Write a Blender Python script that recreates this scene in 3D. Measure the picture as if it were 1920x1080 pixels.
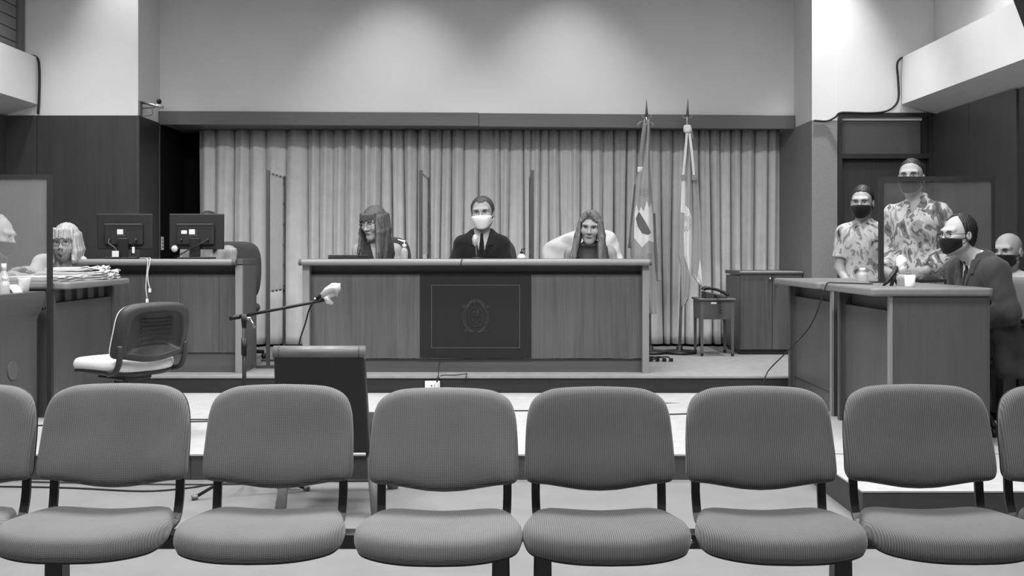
import bpy, bmesh, math, random
import numpy as np
from mathutils import Vector, Matrix

for o in list(bpy.data.objects):
    bpy.data.objects.remove(o, do_unlink=True)
C = bpy.context.scene.collection
R = math.radians
random.seed(7)

# ------------------------------------------------------------------ camera
# room axes: X right, Y into the room (camera at Y = 0), Z up from the hall floor
cd = bpy.data.cameras.new('camera')
cd.sensor_width = 36.0
cd.lens = 37.5
cd.shift_x = 0.0026
cd.shift_y = -0.0365
cd.clip_start = 0.05
cam = bpy.data.objects.new('camera', cd)
cam.location = (0, 0, 1.15)
cam.rotation_euler = (R(90), 0, 0)
C.objects.link(cam)
bpy.context.scene.camera = cam

# ------------------------------------------------------------------ light
w = bpy.data.worlds.new('world')
bpy.context.scene.world = w
w.use_nodes = True
w.node_tree.nodes['Background'].inputs[0].default_value = (.5, .5, .5, 1)
w.node_tree.nodes['Background'].inputs[1].default_value = 0.05
vs = bpy.context.scene.view_settings
vs.view_transform = 'Standard'
vs.look = 'None'
vs.exposure = 0.0
vs.gamma = 1.0
vs.use_curve_mapping = False

CEIL = 3.75


def area(name, loc, sx, sy, power, rot=(0, 0, 0)):
    l = bpy.data.lights.new(name, 'AREA')
    l.shape = 'RECTANGLE'
    l.size = sx
    l.size_y = sy
    l.energy = power
    o = bpy.data.objects.new(name, l)
    o.location = loc
    o.rotation_euler = rot
    C.objects.link(o)
    return o


def spot(name, loc, power, angle, blend, aim, size=.05):
    l = bpy.data.lights.new(name, 'SPOT')
    l.energy = power
    l.spot_size = R(angle)
    l.spot_blend = blend
    l.shadow_soft_size = size
    o = bpy.data.objects.new(name, l)
    o.location = loc
    d = Vector(aim) - Vector(loc)
    o.rotation_euler = d.to_track_quat('-Z', 'Y').to_euler()
    C.objects.link(o)
    return o


# ceiling panels over the hall (louvred: limited spread), downlights by the end wall
PANELS = [(-2.6, 1.6, 72), (-.2, 1.6, 72), (2.1, 1.6, 72),
          (-2.6, 4.6, 120), (-.2, 4.6, 110), (2.1, 4.6, 105),
          (-2.3, 7.0, 30), (-.2, 7.0, 26), (2.0, 7.0, 20)]
for x, y, p in PANELS:
    l = area('ceiling_panel_light', (x, y, CEIL - .04), 1.2, .6, p)
    l.data.spread = R(174 if y < 7 else 120)
CEIL2 = 4.5                                   # unseen ceiling step, added so the downlights hang higher over the end wall
DOWN = [(-1.006, 8.80, CEIL2), (.503, 8.80, CEIL2), (-3.19, 8.74, CEIL2), (2.60, 8.60, CEIL2), (3.02, 7.6, CEIL), (-3.58, 7.85, CEIL)]  # last one is an added lamp that brightens the left boxed beam
for (x, y, z), p, an, bl in zip(DOWN, (150, 150, 230, 480, 70, 105), (76, 76, 52, 58, 120, 120), (.75, .75, .9, .9, 1, 1)):
    spot('downlight_spot', (x, y, z - .02), p, an, bl, (x, y, 0), .05)

# ------------------------------------------------------------------ helpers


def link(o):
    C.objects.link(o)
    return o


def tag(o, label=None, cat=None, group=None, kind=None):
    if label:
        o['label'] = label
    if cat:
        o['category'] = cat
    if group:
        o['group'] = group
    if kind:
        o['kind'] = kind
    return o


OFF = {}


def thing(name, label, cat, loc=(0, 0, 0), rotz=0.0, group=None, local=False):
    """Empty at the thing's base. Parts are given in world coordinates
    unless local is set (then in the thing's own frame)."""
    o = bpy.data.objects.new(name, None)
    o.empty_display_size = .1
    o.location = loc
    o.rotation_euler = (0, 0, rotz)
    link(o)
    OFF[o.name] = Vector((0, 0, 0)) if (local or rotz) else Vector(loc)
    return tag(o, label, cat, group)


def mk(name, verts, faces, mat, root=None, smooth=False):
    off = OFF.get(root.name, Vector((0, 0, 0))) if root else Vector((0, 0, 0))
    me = bpy.data.meshes.new(name)
    if isinstance(verts, np.ndarray):
        verts = verts - np.array(off)
        me.from_pydata(verts.tolist(), [], faces.tolist() if isinstance(faces, np.ndarray) else faces)
    else:
        me.from_pydata([tuple(Vector(v) - off) for v in verts], [], faces)
    if isinstance(mat, (list, tuple)):
        for m in mat:
            me.materials.append(m)
    else:
        me.materials.append(mat)
    if smooth:
        me.polygons.foreach_set('use_smooth', [True] * len(me.polygons))
    me.update()
    o = bpy.data.objects.new(name, me)
    link(o)
    if root:
        o.parent = root
        OFF[o.name] = off
    return o


def fixn(o):
    bm = bmesh.new()
    bm.from_mesh(o.data)
    bmesh.ops.recalc_face_normals(bm, faces=bm.faces)
    bm.to_mesh(o.data)
    bm.free()
    return o


BOXF = [(0, 3, 2, 1), (4, 5, 6, 7), (0, 1, 5, 4), (1, 2, 6, 5), (2, 3, 7, 6), (3, 0, 4, 7)]


def bxv(x0, x1, y0, y1, z0, z1):
    return [(x0, y0, z0), (x1, y0, z0), (x1, y1, z0), (x0, y1, z0),
            (x0, y0, z1), (x1, y0, z1), (x1, y1, z1), (x0, y1, z1)]


def bevel(o, w, seg=2):
    bm = bmesh.new()
    bm.from_mesh(o.data)
    bmesh.ops.bevel(bm, geom=list(bm.edges), offset=w, segments=seg, profile=.5, affect='EDGES')
    bm.to_mesh(o.data)
    bm.free()
    return o


def box(name, mat, root, x0, x1, y0, y1, z0, z1, bev=0.0, seg=2):
    o = mk(name, bxv(min(x0, x1), max(x0, x1), min(y0, y1), max(y0, y1), min(z0, z1), max(z0, z1)), BOXF, mat, root)
    if bev:
        bevel(o, bev, seg)
    return o


class MB:
    """collects several shapes of ONE part into one mesh"""

    def __init__(s):
        s.v = []
        s.f = []

    def add(s, v, f):
        n = len(s.v)
        s.v += [tuple(p) for p in v]
        s.f += [tuple(i + n for i in q) for q in f]
        return s

    def box(s, *a):
        return s.add(bxv(*a), BOXF)

    def tube(s, *a, **k):
        return s.add(*tubev(*a, **k))

    def obj(s, name, mat, root, smooth=False):
        return mk(name, s.v, s.f, mat, root, smooth)


def catmull(pts, n=6, closed=False):
    P = [np.array(p, float) for p in pts]
    out = []
    m = len(P)
    rng = range(m) if closed else range(m - 1)
    for i in rng:
        p0 = P[(i - 1) % m] if (closed or i > 0) else 2 * P[0] - P[1]
        p1 = P[i]
        p2 = P[(i + 1) % m]
        p3 = P[(i + 2) % m] if (closed or i + 2 < m) else 2 * P[-1] - P[-2]
        for j in range(n):
            t = j / n
            out.append(.5 * ((2 * p1) + (-p0 + p2) * t + (2 * p0 - 5 * p1 + 4 * p2 - p3) * t * t
                             + (-p0 + 3 * p1 - 3 * p2 + p3) * t ** 3))
    if not closed:
        out.append(P[-1])
    return out


def tubev(pts, r, n=8, sm=0, caps=True, flat=None):
    """swept tube; r number or list; flat = (a, b) half sizes for a flat bar"""
    if sm:
        pts = catmull(pts, sm)
    P = [Vector(p) for p in pts]
    m = len(P)
    rs = r if isinstance(r, (list, tuple)) else [r] * m
    if len(rs) != m:
        rs = list(np.interp(np.linspace(0, 1, m), np.linspace(0, 1, len(rs)), rs))
    V, F = [], []
    t0 = (P[1] - P[0]).normalized()
    up = Vector((0, 0, 1)) if abs(t0.z) < .9 else Vector((1, 0, 0))
    nrm = (up - t0 * up.dot(t0)).normalized()
    for i in range(m):
        t = (P[min(i + 1, m - 1)] - P[max(i - 1, 0)]).normalized()
        nrm = (nrm - t * nrm.dot(t))
        nrm = nrm.normalized() if nrm.length > 1e-6 else t.orthogonal().normalized()
        b = t.cross(nrm)
        for k in range(n):
            a = 2 * math.pi * (k + .5) / n
            if flat:
                V.append(P[i] + nrm * (flat[0] * math.copysign(1, math.cos(a)) if n == 4 else flat[0] * math.cos(a))
                         + b * (flat[1] * math.copysign(1, math.sin(a)) if n == 4 else flat[1] * math.sin(a)))
            else:
                V.append(P[i] + (nrm * math.cos(a) + b * math.sin(a)) * rs[i])
    for i in range(m - 1):
        for k in range(n):
            k2 = (k + 1) % n
            F.append((i * n + k, i * n + k2, (i + 1) * n + k2, (i + 1) * n + k))
    if caps:
        F.append(tuple(range(n - 1, -1, -1)))
        F.append(tuple((m - 1) * n + k for k in range(n)))
    return V, F


def tube(name, mat, root, pts, r, n=8, sm=0, flat=None, smooth=True):
    v, f = tubev(pts, r, n, sm, flat=flat)
    return mk(name, v, f, mat, root, smooth and not flat)


def lathev(prof, c, n=20):
    V, F = [], []
    m = len(prof)
    for r, z in prof:
        for k in range(n):
            a = 2 * math.pi * k / n
            V.append((c[0] + r * math.cos(a), c[1] + r * math.sin(a), c[2] + z))
    for i in range(m - 1):
        for k in range(n):
            k2 = (k + 1) % n
            F.append((i * n + k, i * n + k2, (i + 1) * n + k2, (i + 1) * n + k))
    F.append(tuple(range(n - 1, -1, -1)))
    F.append(tuple((m - 1) * n + k for k in range(n)))
    return V, F


def lathe(name, mat, root, prof, c, n=20, smooth=True):
    v, f = lathev(prof, c, n)
    return mk(name, v, f, mat, root, smooth)


def extrv(poly, axis, c0, c1):
    n = len(poly)

    def pt(a, b, c):
        return {'x': (c, a, b), 'y': (a, c, b), 'z': (a, b, c)}[axis]
    V = [pt(a, b, c0) for a, b in poly] + [pt(a, b, c1) for a, b in poly]
    F = [tuple(range(n)), tuple(range(2 * n - 1, n - 1, -1))]
    for i in range(n):
        j = (i + 1) % n
        F.append((i, i + n, j + n, j))
    return V, F


def extr(name, mat, root, poly, axis, c0, c1, smooth=False):
    v, f = extrv(poly, axis, c0, c1)
    return fixn(mk(name, v, f, mat, root, smooth))


def spherev(c, r, n=14, m=8):
    if not isinstance(r, (tuple, list)):
        r = (r, r, r)
    V = [(c[0], c[1], c[2] - r[2])]
    for j in range(1, m):
        b = -math.pi / 2 + math.pi * j / m
        for k in range(n):
            a = 2 * math.pi * k / n
            V.append((c[0] + r[0] * math.cos(b) * math.cos(a), c[1] + r[1] * math.cos(b) * math.sin(a), c[2] + r[2] * math.sin(b)))
    V.append((c[0], c[1], c[2] + r[2]))
    F = []
    for k in range(n):
        F.append((0, 1 + (k + 1) % n, 1 + k))
    for j in range(m - 2):
        for k in range(n):
            a = 1 + j * n + k
            b = 1 + j * n + (k + 1) % n
            F.append((a, b, b + n, a + n))
    t = len(V) - 1
    for k in range(n):
        F.append((1 + (m - 2) * n + k, 1 + (m - 2) * n + (k + 1) % n, t))
    return V, F


def copy_tree(o, parent=None):
    c = o.copy()
    link(c)
    if parent:
        c.parent = parent
    for ch in list(o.children):
        copy_tree(ch, c)
    return c


def pad(name, mat, root, outline, prof, warp, smooth=True, back=True):
    """upholstered pad: outline is a closed 2-D loop (u, v), prof a list of
    (shrink 0..1, height); warp maps (u, v, h) to the part's frame"""
    c = np.mean(outline, axis=0)
    n = len(outline)
    V, F = [], []
    for s, h in prof:
        for p in outline:
            q = c + (np.array(p) - c) * (1 - s)
            V.append(tuple(warp(q[0], q[1], h)))
    m = len(prof)
    for i in range(m - 1):
        for k in range(n):
            k2 = (k + 1) % n
            F.append((i * n + k, i * n + k2, (i + 1) * n + k2, (i + 1) * n + k))
    i0 = len(V)
    V.append(tuple(warp(c[0], c[1], prof[0][1])))
    V.append(tuple(warp(c[0], c[1], prof[-1][1])))
    for k in range(n):
        F.append((i0, (k + 1) % n, k))
        F.append((i0 + 1, (m - 1) * n + k, (m - 1) * n + (k + 1) % n))
    return fixn(mk(name, V, F, mat, root, smooth))


# ------------------------------------------------------------------ materials
def lin(s):
    s = s / 255.0
    return s / 12.92 if s <= .04045 else ((s + .055) / 1.055) ** 2.4


def g4(v):
    return (v, v, v, 1)


def base_mat(name, rough=.5, spec=.5):
    m = bpy.data.materials.new(name)
    m.use_nodes = True
    nt = m.node_tree
    b = nt.nodes['Principled BSDF']
    b.inputs['Roughness'].default_value = rough
    b.inputs['Specular IOR Level'].default_value = spec
    return m, nt, b


def coords(nt, scale, loc=(0, 0, 0)):
    tc = nt.nodes.new('ShaderNodeTexCoord')
    mp = nt.nodes.new('ShaderNodeMapping')
    mp.inputs['Scale'].default_value = scale
    mp.inputs['Location'].default_value = loc
    nt.links.new(tc.outputs['Object'], mp.inputs['Vector'])
    return mp.outputs['Vector']


def noise(nt, vec, scale=1.0, detail=4, rough=.55, dist=0):
    n = nt.nodes.new('ShaderNodeTexNoise')
    n.inputs['Scale'].default_value = scale
    n.inputs['Detail'].default_value = detail
    n.inputs['Roughness'].default_value = rough
    n.inputs['Distortion'].default_value = dist
    nt.links.new(vec, n.inputs['Vector'])
    return n.outputs['Fac']


def ramp(nt, fac, stops, interp='LINEAR'):
    r = nt.nodes.new('ShaderNodeValToRGB')
    r.color_ramp.interpolation = interp
    els = r.color_ramp.elements
    while len(els) < len(stops):
        els.new(.5)
    for e, (p, v) in zip(els, stops):
        e.position = p
        e.color = g4(v)
    nt.links.new(fac, r.inputs['Fac'])
    return r.outputs['Color']


def bump(nt, b, fac, strength=.1, dist=.01):
    n = nt.nodes.new('ShaderNodeBump')
    n.inputs['Strength'].default_value = strength
    n.inputs['Distance'].default_value = dist
    nt.links.new(fac, n.inputs['Height'])
    nt.links.new(n.outputs['Normal'], b.inputs['Normal'])


def plain(name, v, rough=.5, spec=.4, var=.08, scale=6, bmp=0, bs=60, metal=0):
    m, nt, b = base_mat(name, rough, spec)
    vec = coords(nt, (1, 1, 1))
    f = noise(nt, vec, scale, 3)
    c = ramp(nt, f, [(.3, v * (1 - var)), (.7, v * (1 + var))])
    nt.links.new(c, b.inputs['Base Color'])
    b.inputs['Metallic'].default_value = metal
    if bmp:
        bump(nt, b, noise(nt, vec, bs, 3), bmp, .004)
    return m


def wood(name, v, contrast=.22, axis='z', rough=.45, fine=1.0, spec=.4, seed=0.0):
    m, nt, b = base_mat(name, rough, spec)
    sc = {'z': (9 * fine, 9 * fine, .55), 'x': (.55, 9 * fine, 9 * fine), 'y': (9 * fine, .55, 9 * fine)}[axis]
    sf = {'z': (70, 70, 2.2), 'x': (2.2, 70, 70), 'y': (70, 2.2, 70)}[axis]
    f1 = noise(nt, coords(nt, sc, (seed, seed * .7, seed * .3)), 1.0, 5, .6, 1.2)
    f2 = noise(nt, coords(nt, sf), 1.0, 2, .5)
    mx = nt.nodes.new('ShaderNodeMix')
    mx.data_type = 'FLOAT'
    mx.inputs[0].default_value = .35
    nt.links.new(f1, mx.inputs[2])
    nt.links.new(f2, mx.inputs[3])
    c = ramp(nt, mx.outputs[0], [(.28, v * (1 - contrast)), (.5, v), (.74, v * (1 + contrast))])
    nt.links.new(c, b.inputs['Base Color'])
    bump(nt, b, f2, .05, .002)
    return m


def cloth(name, v, var=.1, bs=260, bmp=.25, rough=.9):
    m, nt, b = base_mat(name, rough, .15)
    vec = coords(nt, (1, 1, 1))
    f = noise(nt, vec, 9, 4)
    c = ramp(nt, f, [(.3, v * (1 - var)), (.7, v * (1 + var))])
    nt.links.new(c, b.inputs['Base Color'])
    bump(nt, b, noise(nt, vec, bs, 2), bmp, .002)
    b.inputs['Sheen Weight'].default_value = .15
    return m


def weave(name, v, ribs_only=False, per=.0058):
    """upholstery: vertical ribs crossed by finer weft threads"""
    m, nt, b = base_mat(name, .92, .12)
    sc = 2 * math.pi / (20 * per)

    def wv(direction, s):
        wn = nt.nodes.new('ShaderNodeTexWave')
        wn.wave_type = 'BANDS'
        wn.bands_direction = direction
        wn.inputs['Scale'].default_value = s
        wn.inputs['Distortion'].default_value = .35
        wn.inputs['Detail'].default_value = 1
        nt.links.new(coords(nt, (1, 1, 1)), wn.inputs['Vector'])
        return wn.outputs['Fac']
    a = wv('X', sc)
    tc = coords(nt, (0, 1, 1))
    wn = nt.nodes.new('ShaderNodeTexWave')
    wn.bands_direction = 'DIAGONAL'
    wn.inputs['Scale'].default_value = 2 * sc * 1.15
    wn.inputs['Distortion'].default_value = .35
    nt.links.new(tc, wn.inputs['Vector'])
    mx = nt.nodes.new('ShaderNodeMix')
    mx.data_type = 'FLOAT'
    mx.inputs[0].default_value = .18 if ribs_only else .5
    nt.links.new(a, mx.inputs[2])
    nt.links.new(wn.outputs['Fac'], mx.inputs[3])
    big = noise(nt, coords(nt, (1, 1, 1)), 7, 3)
    ad = nt.nodes.new('ShaderNodeMath')
    ad.operation = 'MULTIPLY_ADD'
    nt.links.new(big, ad.inputs[0])
    ad.inputs[1].default_value = .5
    nt.links.new(mx.outputs[0], ad.inputs[2])
    c = ramp(nt, ad.outputs[0], [(.2, v * .58), (1.0, v * 1.34)])
    nt.links.new(c, b.inputs['Base Color'])
    bump(nt, b, mx.outputs[0], .35, .0012)
    b.inputs['Sheen Weight'].default_value = .2
    return m


def camo(name, stops, scale=9):
    m, nt, b = base_mat(name, .85, .15)
    f = noise(nt, coords(nt, (1.25, 1.25, .8)), scale, 2.5, .5, 1.1)
    c = ramp(nt, f, stops, 'CONSTANT')
    f2 = noise(nt, coords(nt, (1, 1, 1)), 16, 3)
    nt.links.new(c, b.inputs['Base Color'])
    bump(nt, b, f2, .5, .012)
    return m


def hairmat(name, v, con=.45):
    m, nt, b = base_mat(name, .5, .4)
    f = noise(nt, coords(nt, (90, 90, 5)), 1, 4, .6)
    c = ramp(nt, f, [(.3, v * (1 - con)), (.7, v * (1 + con))])
    nt.links.new(c, b.inputs['Base Color'])
    bump(nt, b, f, .5, .006)
    return m


def glassy(name, clear, v, rough=.15):
    """see-through plastic with a sheen; on the screens the milky part imitates reflections"""
    m = bpy.data.materials.new(name)
    m.use_nodes = True
    nt = m.node_tree
    nt.nodes.clear()
    out = nt.nodes.new('ShaderNodeOutputMaterial')
    tr = nt.nodes.new('ShaderNodeBsdfTransparent')
    df = nt.nodes.new('ShaderNodeBsdfDiffuse')
    gl = nt.nodes.new('ShaderNodeBsdfGlossy')
    gl.inputs['Roughness'].default_value = rough
    df.inputs['Color'].default_value = g4(v)
    tl = nt.nodes.new('ShaderNodeBsdfTranslucent')
    tl.inputs['Color'].default_value = g4(v)
    a1 = nt.nodes.new('ShaderNodeMixShader')
    a1.inputs[0].default_value = .4
    a2 = nt.nodes.new('ShaderNodeMixShader')
    a2.inputs[0].default_value = .12
    a3 = nt.nodes.new('ShaderNodeMixShader')
    f = noise(nt, coords(nt, (1, 1, 1)), 5, 3)
    rmp = ramp(nt, f, [(.3, clear * .96), (.7, min(1, clear * 1.03))])
    nt.links.new(df.outputs[0], a1.inputs[1])
    nt.links.new(tl.outputs[0], a1.inputs[2])
    nt.links.new(a1.outputs[0], a2.inputs[1])
    nt.links.new(gl.outputs[0], a2.inputs[2])
    nt.links.new(rmp, a3.inputs[0])
    nt.links.new(a2.outputs[0], a3.inputs[1])
    nt.links.new(tr.outputs[0], a3.inputs[2])
    nt.links.new(a3.outputs[0], out.inputs['Surface'])
    return m


M = {}
M['plaster'] = plain('white_plaster', .72, .85, .2, .02, 3, .06, 220)
M['ceiling'] = plain('ceiling_paint', .7, .9, .2, .02, 3)
M['stucco'] = plain('rough_stucco', .24, .95, .1, .09, 60, .6, 240)
M['floor'] = plain('hall_floor_vinyl', .185, .55, .3, .07, 5)
M['carpet'] = plain('pale_platform_carpet', .37, .95, .1, .06, 14, .25, 260)
M['podium'] = plain('podium_carpet', .24, .95, .1, .10, 12, .3, 240)
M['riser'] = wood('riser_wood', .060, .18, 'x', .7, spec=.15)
M['riser_shaded'] = wood('riser_wood_shaded', .030, .18, 'x', .7, spec=.15)  # riser wood darkened to tone down the direct light falling on it
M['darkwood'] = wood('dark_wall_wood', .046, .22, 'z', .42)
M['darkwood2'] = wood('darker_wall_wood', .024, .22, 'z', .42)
M['black'] = plain('recess_shade_screen_black', .006, .9, .1, .1)  # black stands in for shade in the recess; also colours monitor screens
M['walnut'] = wood('bench_walnut', .086, .36, 'z', .42, 1.0)
M['walnut2'] = wood('bench_walnut_lighter', .082, .36, 'z', .42, .8, seed=3.1)
M['walnut_x'] = wood('bench_rail_wood', .085, .18, 'x', .5)
M['walnut_y'] = wood('desk_top_wood', .18, .15, 'y', .4)
M['fascia'] = wood('fascia_wood', .10, .2, 'z', .45)
M['fascia_y'] = wood('desk_side_wood', .075, .2, 'z', .42, .8, seed=1.4)
M['desk_l'] = wood('curved_desk_wood', .08, .12, 'z', .5, .8)
M['nosing'] = wood('pale_edge_wood', .20, .1, 'x', .35)
M['nosing_y'] = wood('pale_edge_wood_long', .2, .1, 'y', .35)
M['post'] = wood('pale_post_wood', .22, .08, 'z', .4)
M['valance'] = wood('valance_wood', .13, .15, 'x', .5)
M['panel_dark'] = wood('dark_centre_panel', .013, .15, 'z', .6, spec=.25)
M['inlay'] = plain('inlay_metal', .07, .5, .4, .2, 40)
M['emblem'] = plain('emblem_inlay', .026, .6, .3, .45, 60)
M['curtain'] = cloth('curtain_cloth', .76, .06, 300, .15)
M['frame_dark'] = plain('dark_frame', .022, .45, .4, .1)
M['frame_mid'] = plain('partition_frame', .055, .5, .4, .1)
M['acrylic'] = glassy('acrylic_haze', .90, .4)  # faint grey haze stands in for light reflected on the pane
M['acrylic_l'] = glassy('acrylic_reflection_haze', .78, .5)  # stronger haze imitates the reflections that brighten the left pane
M['film'] = glassy('clear_plastic_film', .60, .62, .25)
M['wrap'] = glassy('plastic_wrap', .35, .85, .2)
M['pet'] = glassy('clear_bottle_plastic', .45, .75, .1)
M['black_pl'] = plain('black_plastic', .012, .45, .4, .15)
M['monitor'] = plain('monitor_shell', .020, .42, .45, .1)
M['dark_pl'] = plain('charcoal_plastic', .035, .5, .4, .1)
M['dark_metal'] = plain('dark_painted_metal', .012, .4, .5, .1)
M['chrome'] = plain('brushed_metal', .5, .3, .5, .05, metal=1)
M['grey_metal'] = plain('grey_leg_metal', .14, .45, .5, .1)
M['white'] = plain('white_plastic', .8, .45, .4, .03)
M['paper'] = plain('white_paper', .72, .9, .2, .05, 20)
M['paper2'] = plain('folder_card', .58, .9, .2, .08, 20)
M['foam'] = plain('mic_foam', .42, .95, .1, .05, 80, .3, 300)
M['seat_a'] = weave('bench_fabric_grid', .125)
M['seat_b'] = weave('bench_fabric_ribbed', .095, True)
M['seat_light'] = cloth('pale_seat_fabric', .68, .05)
M['leather'] = plain('dark_leatherette', .020, .5, .35, .1, 10, .08, 120)
M['leather_t'] = plain('leatherette_roll', .13, .42, .5, .1, 10, .05, 120)
M['office'] = cloth('office_chair_fabric', .07, .1)
M['office_l'] = cloth('grey_chair_fabric', .17, .08)
M['brass'] = plain('brass_spike', .3, .35, .5, .1, metal=.8)
M['cable'] = plain('dark_cable', .02, .6, .3, .1)
M['cable_g'] = plain('grey_cable', .10, .6, .3, .1)
M['cable_w'] = plain('white_cable', .55, .6, .3, .1)

# ------------------------------------------------------------------ the room
HC, FP, VX, VY = 1.15, 2000.0, 955.0, 470.0


def P(px, py, Y):
    """point of the room at depth Y that was measured at photo pixel px, py"""
    return ((px - VX) * Y / FP, Y, HC - (py - VY) * Y / FP)


YA, YB, YC = 9.0, 9.58, 10.1
XL, XR = -4.26, 3.587
AL, AR = -3.137, 2.556
H1, H2 = .129, .247


def struct(o):
    o['kind'] = 'structure'
    return o


struct(box('floor', M['floor'], None, XL - .2, XR + .2, -4, 10.4, -.1, 0))
ce = struct(box('ceiling', M['ceiling'], None, XL - .2, XR + .2, -4, 8.1, CEIL, CEIL + .1))
box('added_raised_ceiling', M['ceiling'], ce, XL - .2, XR + .2, 8.0, 10.4, CEIL2, CEIL2 + .1)  # added out of view to make room for the higher downlights
box('added_ceiling_step', M['ceiling'], ce, XL - .2, XR + .2, 8.0, 8.1, CEIL + .1, CEIL2)
struct(box('wall_front', M['plaster'], None, XL - .2, XR + .2, -4.2, -4, 0, CEIL))
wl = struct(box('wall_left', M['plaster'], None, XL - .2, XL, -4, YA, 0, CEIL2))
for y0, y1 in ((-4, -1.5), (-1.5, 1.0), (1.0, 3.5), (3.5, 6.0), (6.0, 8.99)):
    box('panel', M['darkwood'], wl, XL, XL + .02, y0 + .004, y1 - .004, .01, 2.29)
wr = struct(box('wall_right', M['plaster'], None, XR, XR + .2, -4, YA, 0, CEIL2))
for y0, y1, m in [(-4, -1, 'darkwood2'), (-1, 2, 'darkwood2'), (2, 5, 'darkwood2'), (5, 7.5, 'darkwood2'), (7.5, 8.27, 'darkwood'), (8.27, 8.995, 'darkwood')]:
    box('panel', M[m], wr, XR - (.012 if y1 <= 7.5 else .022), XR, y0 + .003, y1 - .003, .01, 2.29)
# boxed beams along both side walls, slanting undersides
struct(extr('trim_1', M['plaster'], None, [(3.31, 2.383), (3.31, 2.78), (XR, 2.78), (XR, 2.2975)], 'y', -4, YA))
struct(extr('trim_2', M['plaster'], None, [(-3.98, 2.383), (-3.98, 2.78), (XL, 2.78), (XL, 2.2975)], 'y', -4, YA))

# left front wall: dark wood below, plaster above, returning into the alcove
wa = struct(box('wall_back_left', M['plaster'], None, XL - .2, AL, YA + .015, YB, 0, CEIL2))
box('panel', M['darkwood'], wa, XL, -3.985, YA - .005, YA + .015, .0, 2.29)
box('panel', M['darkwood'], wa, -3.98, AL, YA - .005, YA + .015, .0, 2.29)
box('panel', M['darkwood2'], wa, AL - .01, AL + .012, YA + .02, YB - .02, .0, 2.29)
box('corner_highlight', M['frame_mid'], wa, AL - .006, AL + .014, YA - .008, YA + .018, .0, 2.29)  # paler strip standing in for the highlight along the wall corner
# right front wall: stucco pier, plaster above
wb = struct(box('wall_back_right', M['plaster'], None, AR, XR + .2, YA + .01, YB, 2.25, CEIL2))
box('stucco_pier', M['stucco'], wb, AR - .004, 2.768, YA, 10.32, 0, 2.25)
box('lintel', M['plaster'], wb, 2.77, XR + .2, YA + .004, YA + .01, 2.31, CEIL2)
struct(box('wall_back', M['plaster'], None, AL, AR, YB, YB + .1, 2.31, CEIL2))
rc = struct(box('wall_recess', M['black'], None, AL, AR, 10.3, 10.36, 0, 2.4))  # coloured black for the unlit space behind the curtain
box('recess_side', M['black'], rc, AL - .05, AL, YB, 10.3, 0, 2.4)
box('recess_ceiling', M['valance'], rc, AL, AR, YB, 10.3, 2.286, 2.309)

# valance: two boards, the right end hanging a little lower
va = struct(bpy.data.objects.new('trim_3', None))
link(va)
OFF[va.name] = Vector((0, 0, 0))


def board(x0, x1, za0, za1, h):
    v = bxv(x0, x1, 9.53, YB, 0, 0)
    zz = [za0 - h, za1 - h, za1 - h, za0 - h, za0, za1, za1, za0]
    bevel(mk('valance_board', [(p[0], p[1], z) for p, z in zip(v, zz)], BOXF, M['valance'], va), .004, 1)


board(AL + .004, -.273, 2.398, 2.384, .122)
board(-.271, AR - .004, 2.380, 2.358, .122)

# door with transom at the right
d1 = struct(bpy.data.objects.new('door_1', None))
link(d1)
OFF[d1.name] = Vector((0, 0, 0))
fr = MB()
fr.box(2.77, 2.80, YA - .03, YA + .10, 0, 2.31).box(3.53, XR - .002, YA - .03, YA + .10, 0, 2.31)
fr.box(2.80, 3.53, YA - .03, YA + .10, 2.275, 2.31).box(2.80, 3.53, YA - .03, YA + .10, 1.925, 1.965)
fr.obj('door_frame', M['darkwood2'], d1)
box('transom_panel', wood('transom_wood', .10, .12, 'x', .5), d1, 2.805, 3.48, YA + .03, YA + .06, 1.97, 2.272)
box('transom_stop', M['darkwood2'], d1, 3.485, 3.528, YA, YA + .06, 1.968, 2.272)
dl = box('door_leaf', M['darkwood'], d1, 2.803, 3.527, YA + .04, YA + .085, .005, 1.922)
lathe('door_knob', M['chrome'], dl, [(.012, 0), (.03, .012), (.03, .03), (.012, .04)], (2.86, YA + .02, 1.0))

M['shutter'] = wood('shutter_wood', .17, .12, 'y', .5)
# shuttered opening above the left beam
sh = struct(bpy.data.objects.new('window_1', None))
link(sh)
OFF[sh.name] = Vector((0, 0, 0))
for i in range(9):
    box('shutter_slat', M['shutter'], sh, XL + .02, -4.10, 6.6, 8.87, 2.785 + i * .1, 2.785 + i * .1 + .094, .006, 1)
box('window_frame', M['valance'], sh, XL, -4.086, 8.88, YA - .006, 2.785, CEIL)

# stepped platforms
pl = struct(extr('platform_lower', M['carpet'], None, [(XL, 5.37), (2.5, 5.37), (2.5, 7.66), (-3.225, 7.66), (-3.225, 8.99), (XL, 8.99)], 'z', 0, H1))
for x0, x1 in ((XL, -1.6), (-1.597, .9), (.903, 1.5)):
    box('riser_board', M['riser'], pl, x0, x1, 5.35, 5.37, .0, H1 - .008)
box('carpet_edge', M['carpet'], pl, XL, 1.5, 5.345, 5.37, H1 - .008, H1 + .001)
pu = struct(box('platform_upper', M['podium'], None, -3.22, 2.5, 7.67, 10.3, 0, H2))
for x0, x1 in ((-3.22, -1.9), (-1.897, .287), (.289, 2.0), (2.002, 2.5)):
    box('riser_board', M['riser_shaded'], pu, x0, x1, 7.65, 7.67, H1, H2 - .012)
box('carpet_edge', M['podium'], pu, -3.22, 2.5, 7.64, 7.67, H2 - .012, H2 + .001)
px_ = struct(extr('platform_right', M['carpet'], None, [(1.52, 4.55), (XR, 4.55), (XR, 6.9), (2.502, 6.9), (2.502, 5.345), (1.52, 5.345)], 'z', 0, H1))
box('riser_board', M['riser'], px_, 1.5, XR, 4.53, 4.55, 0, H1 - .006)
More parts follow.
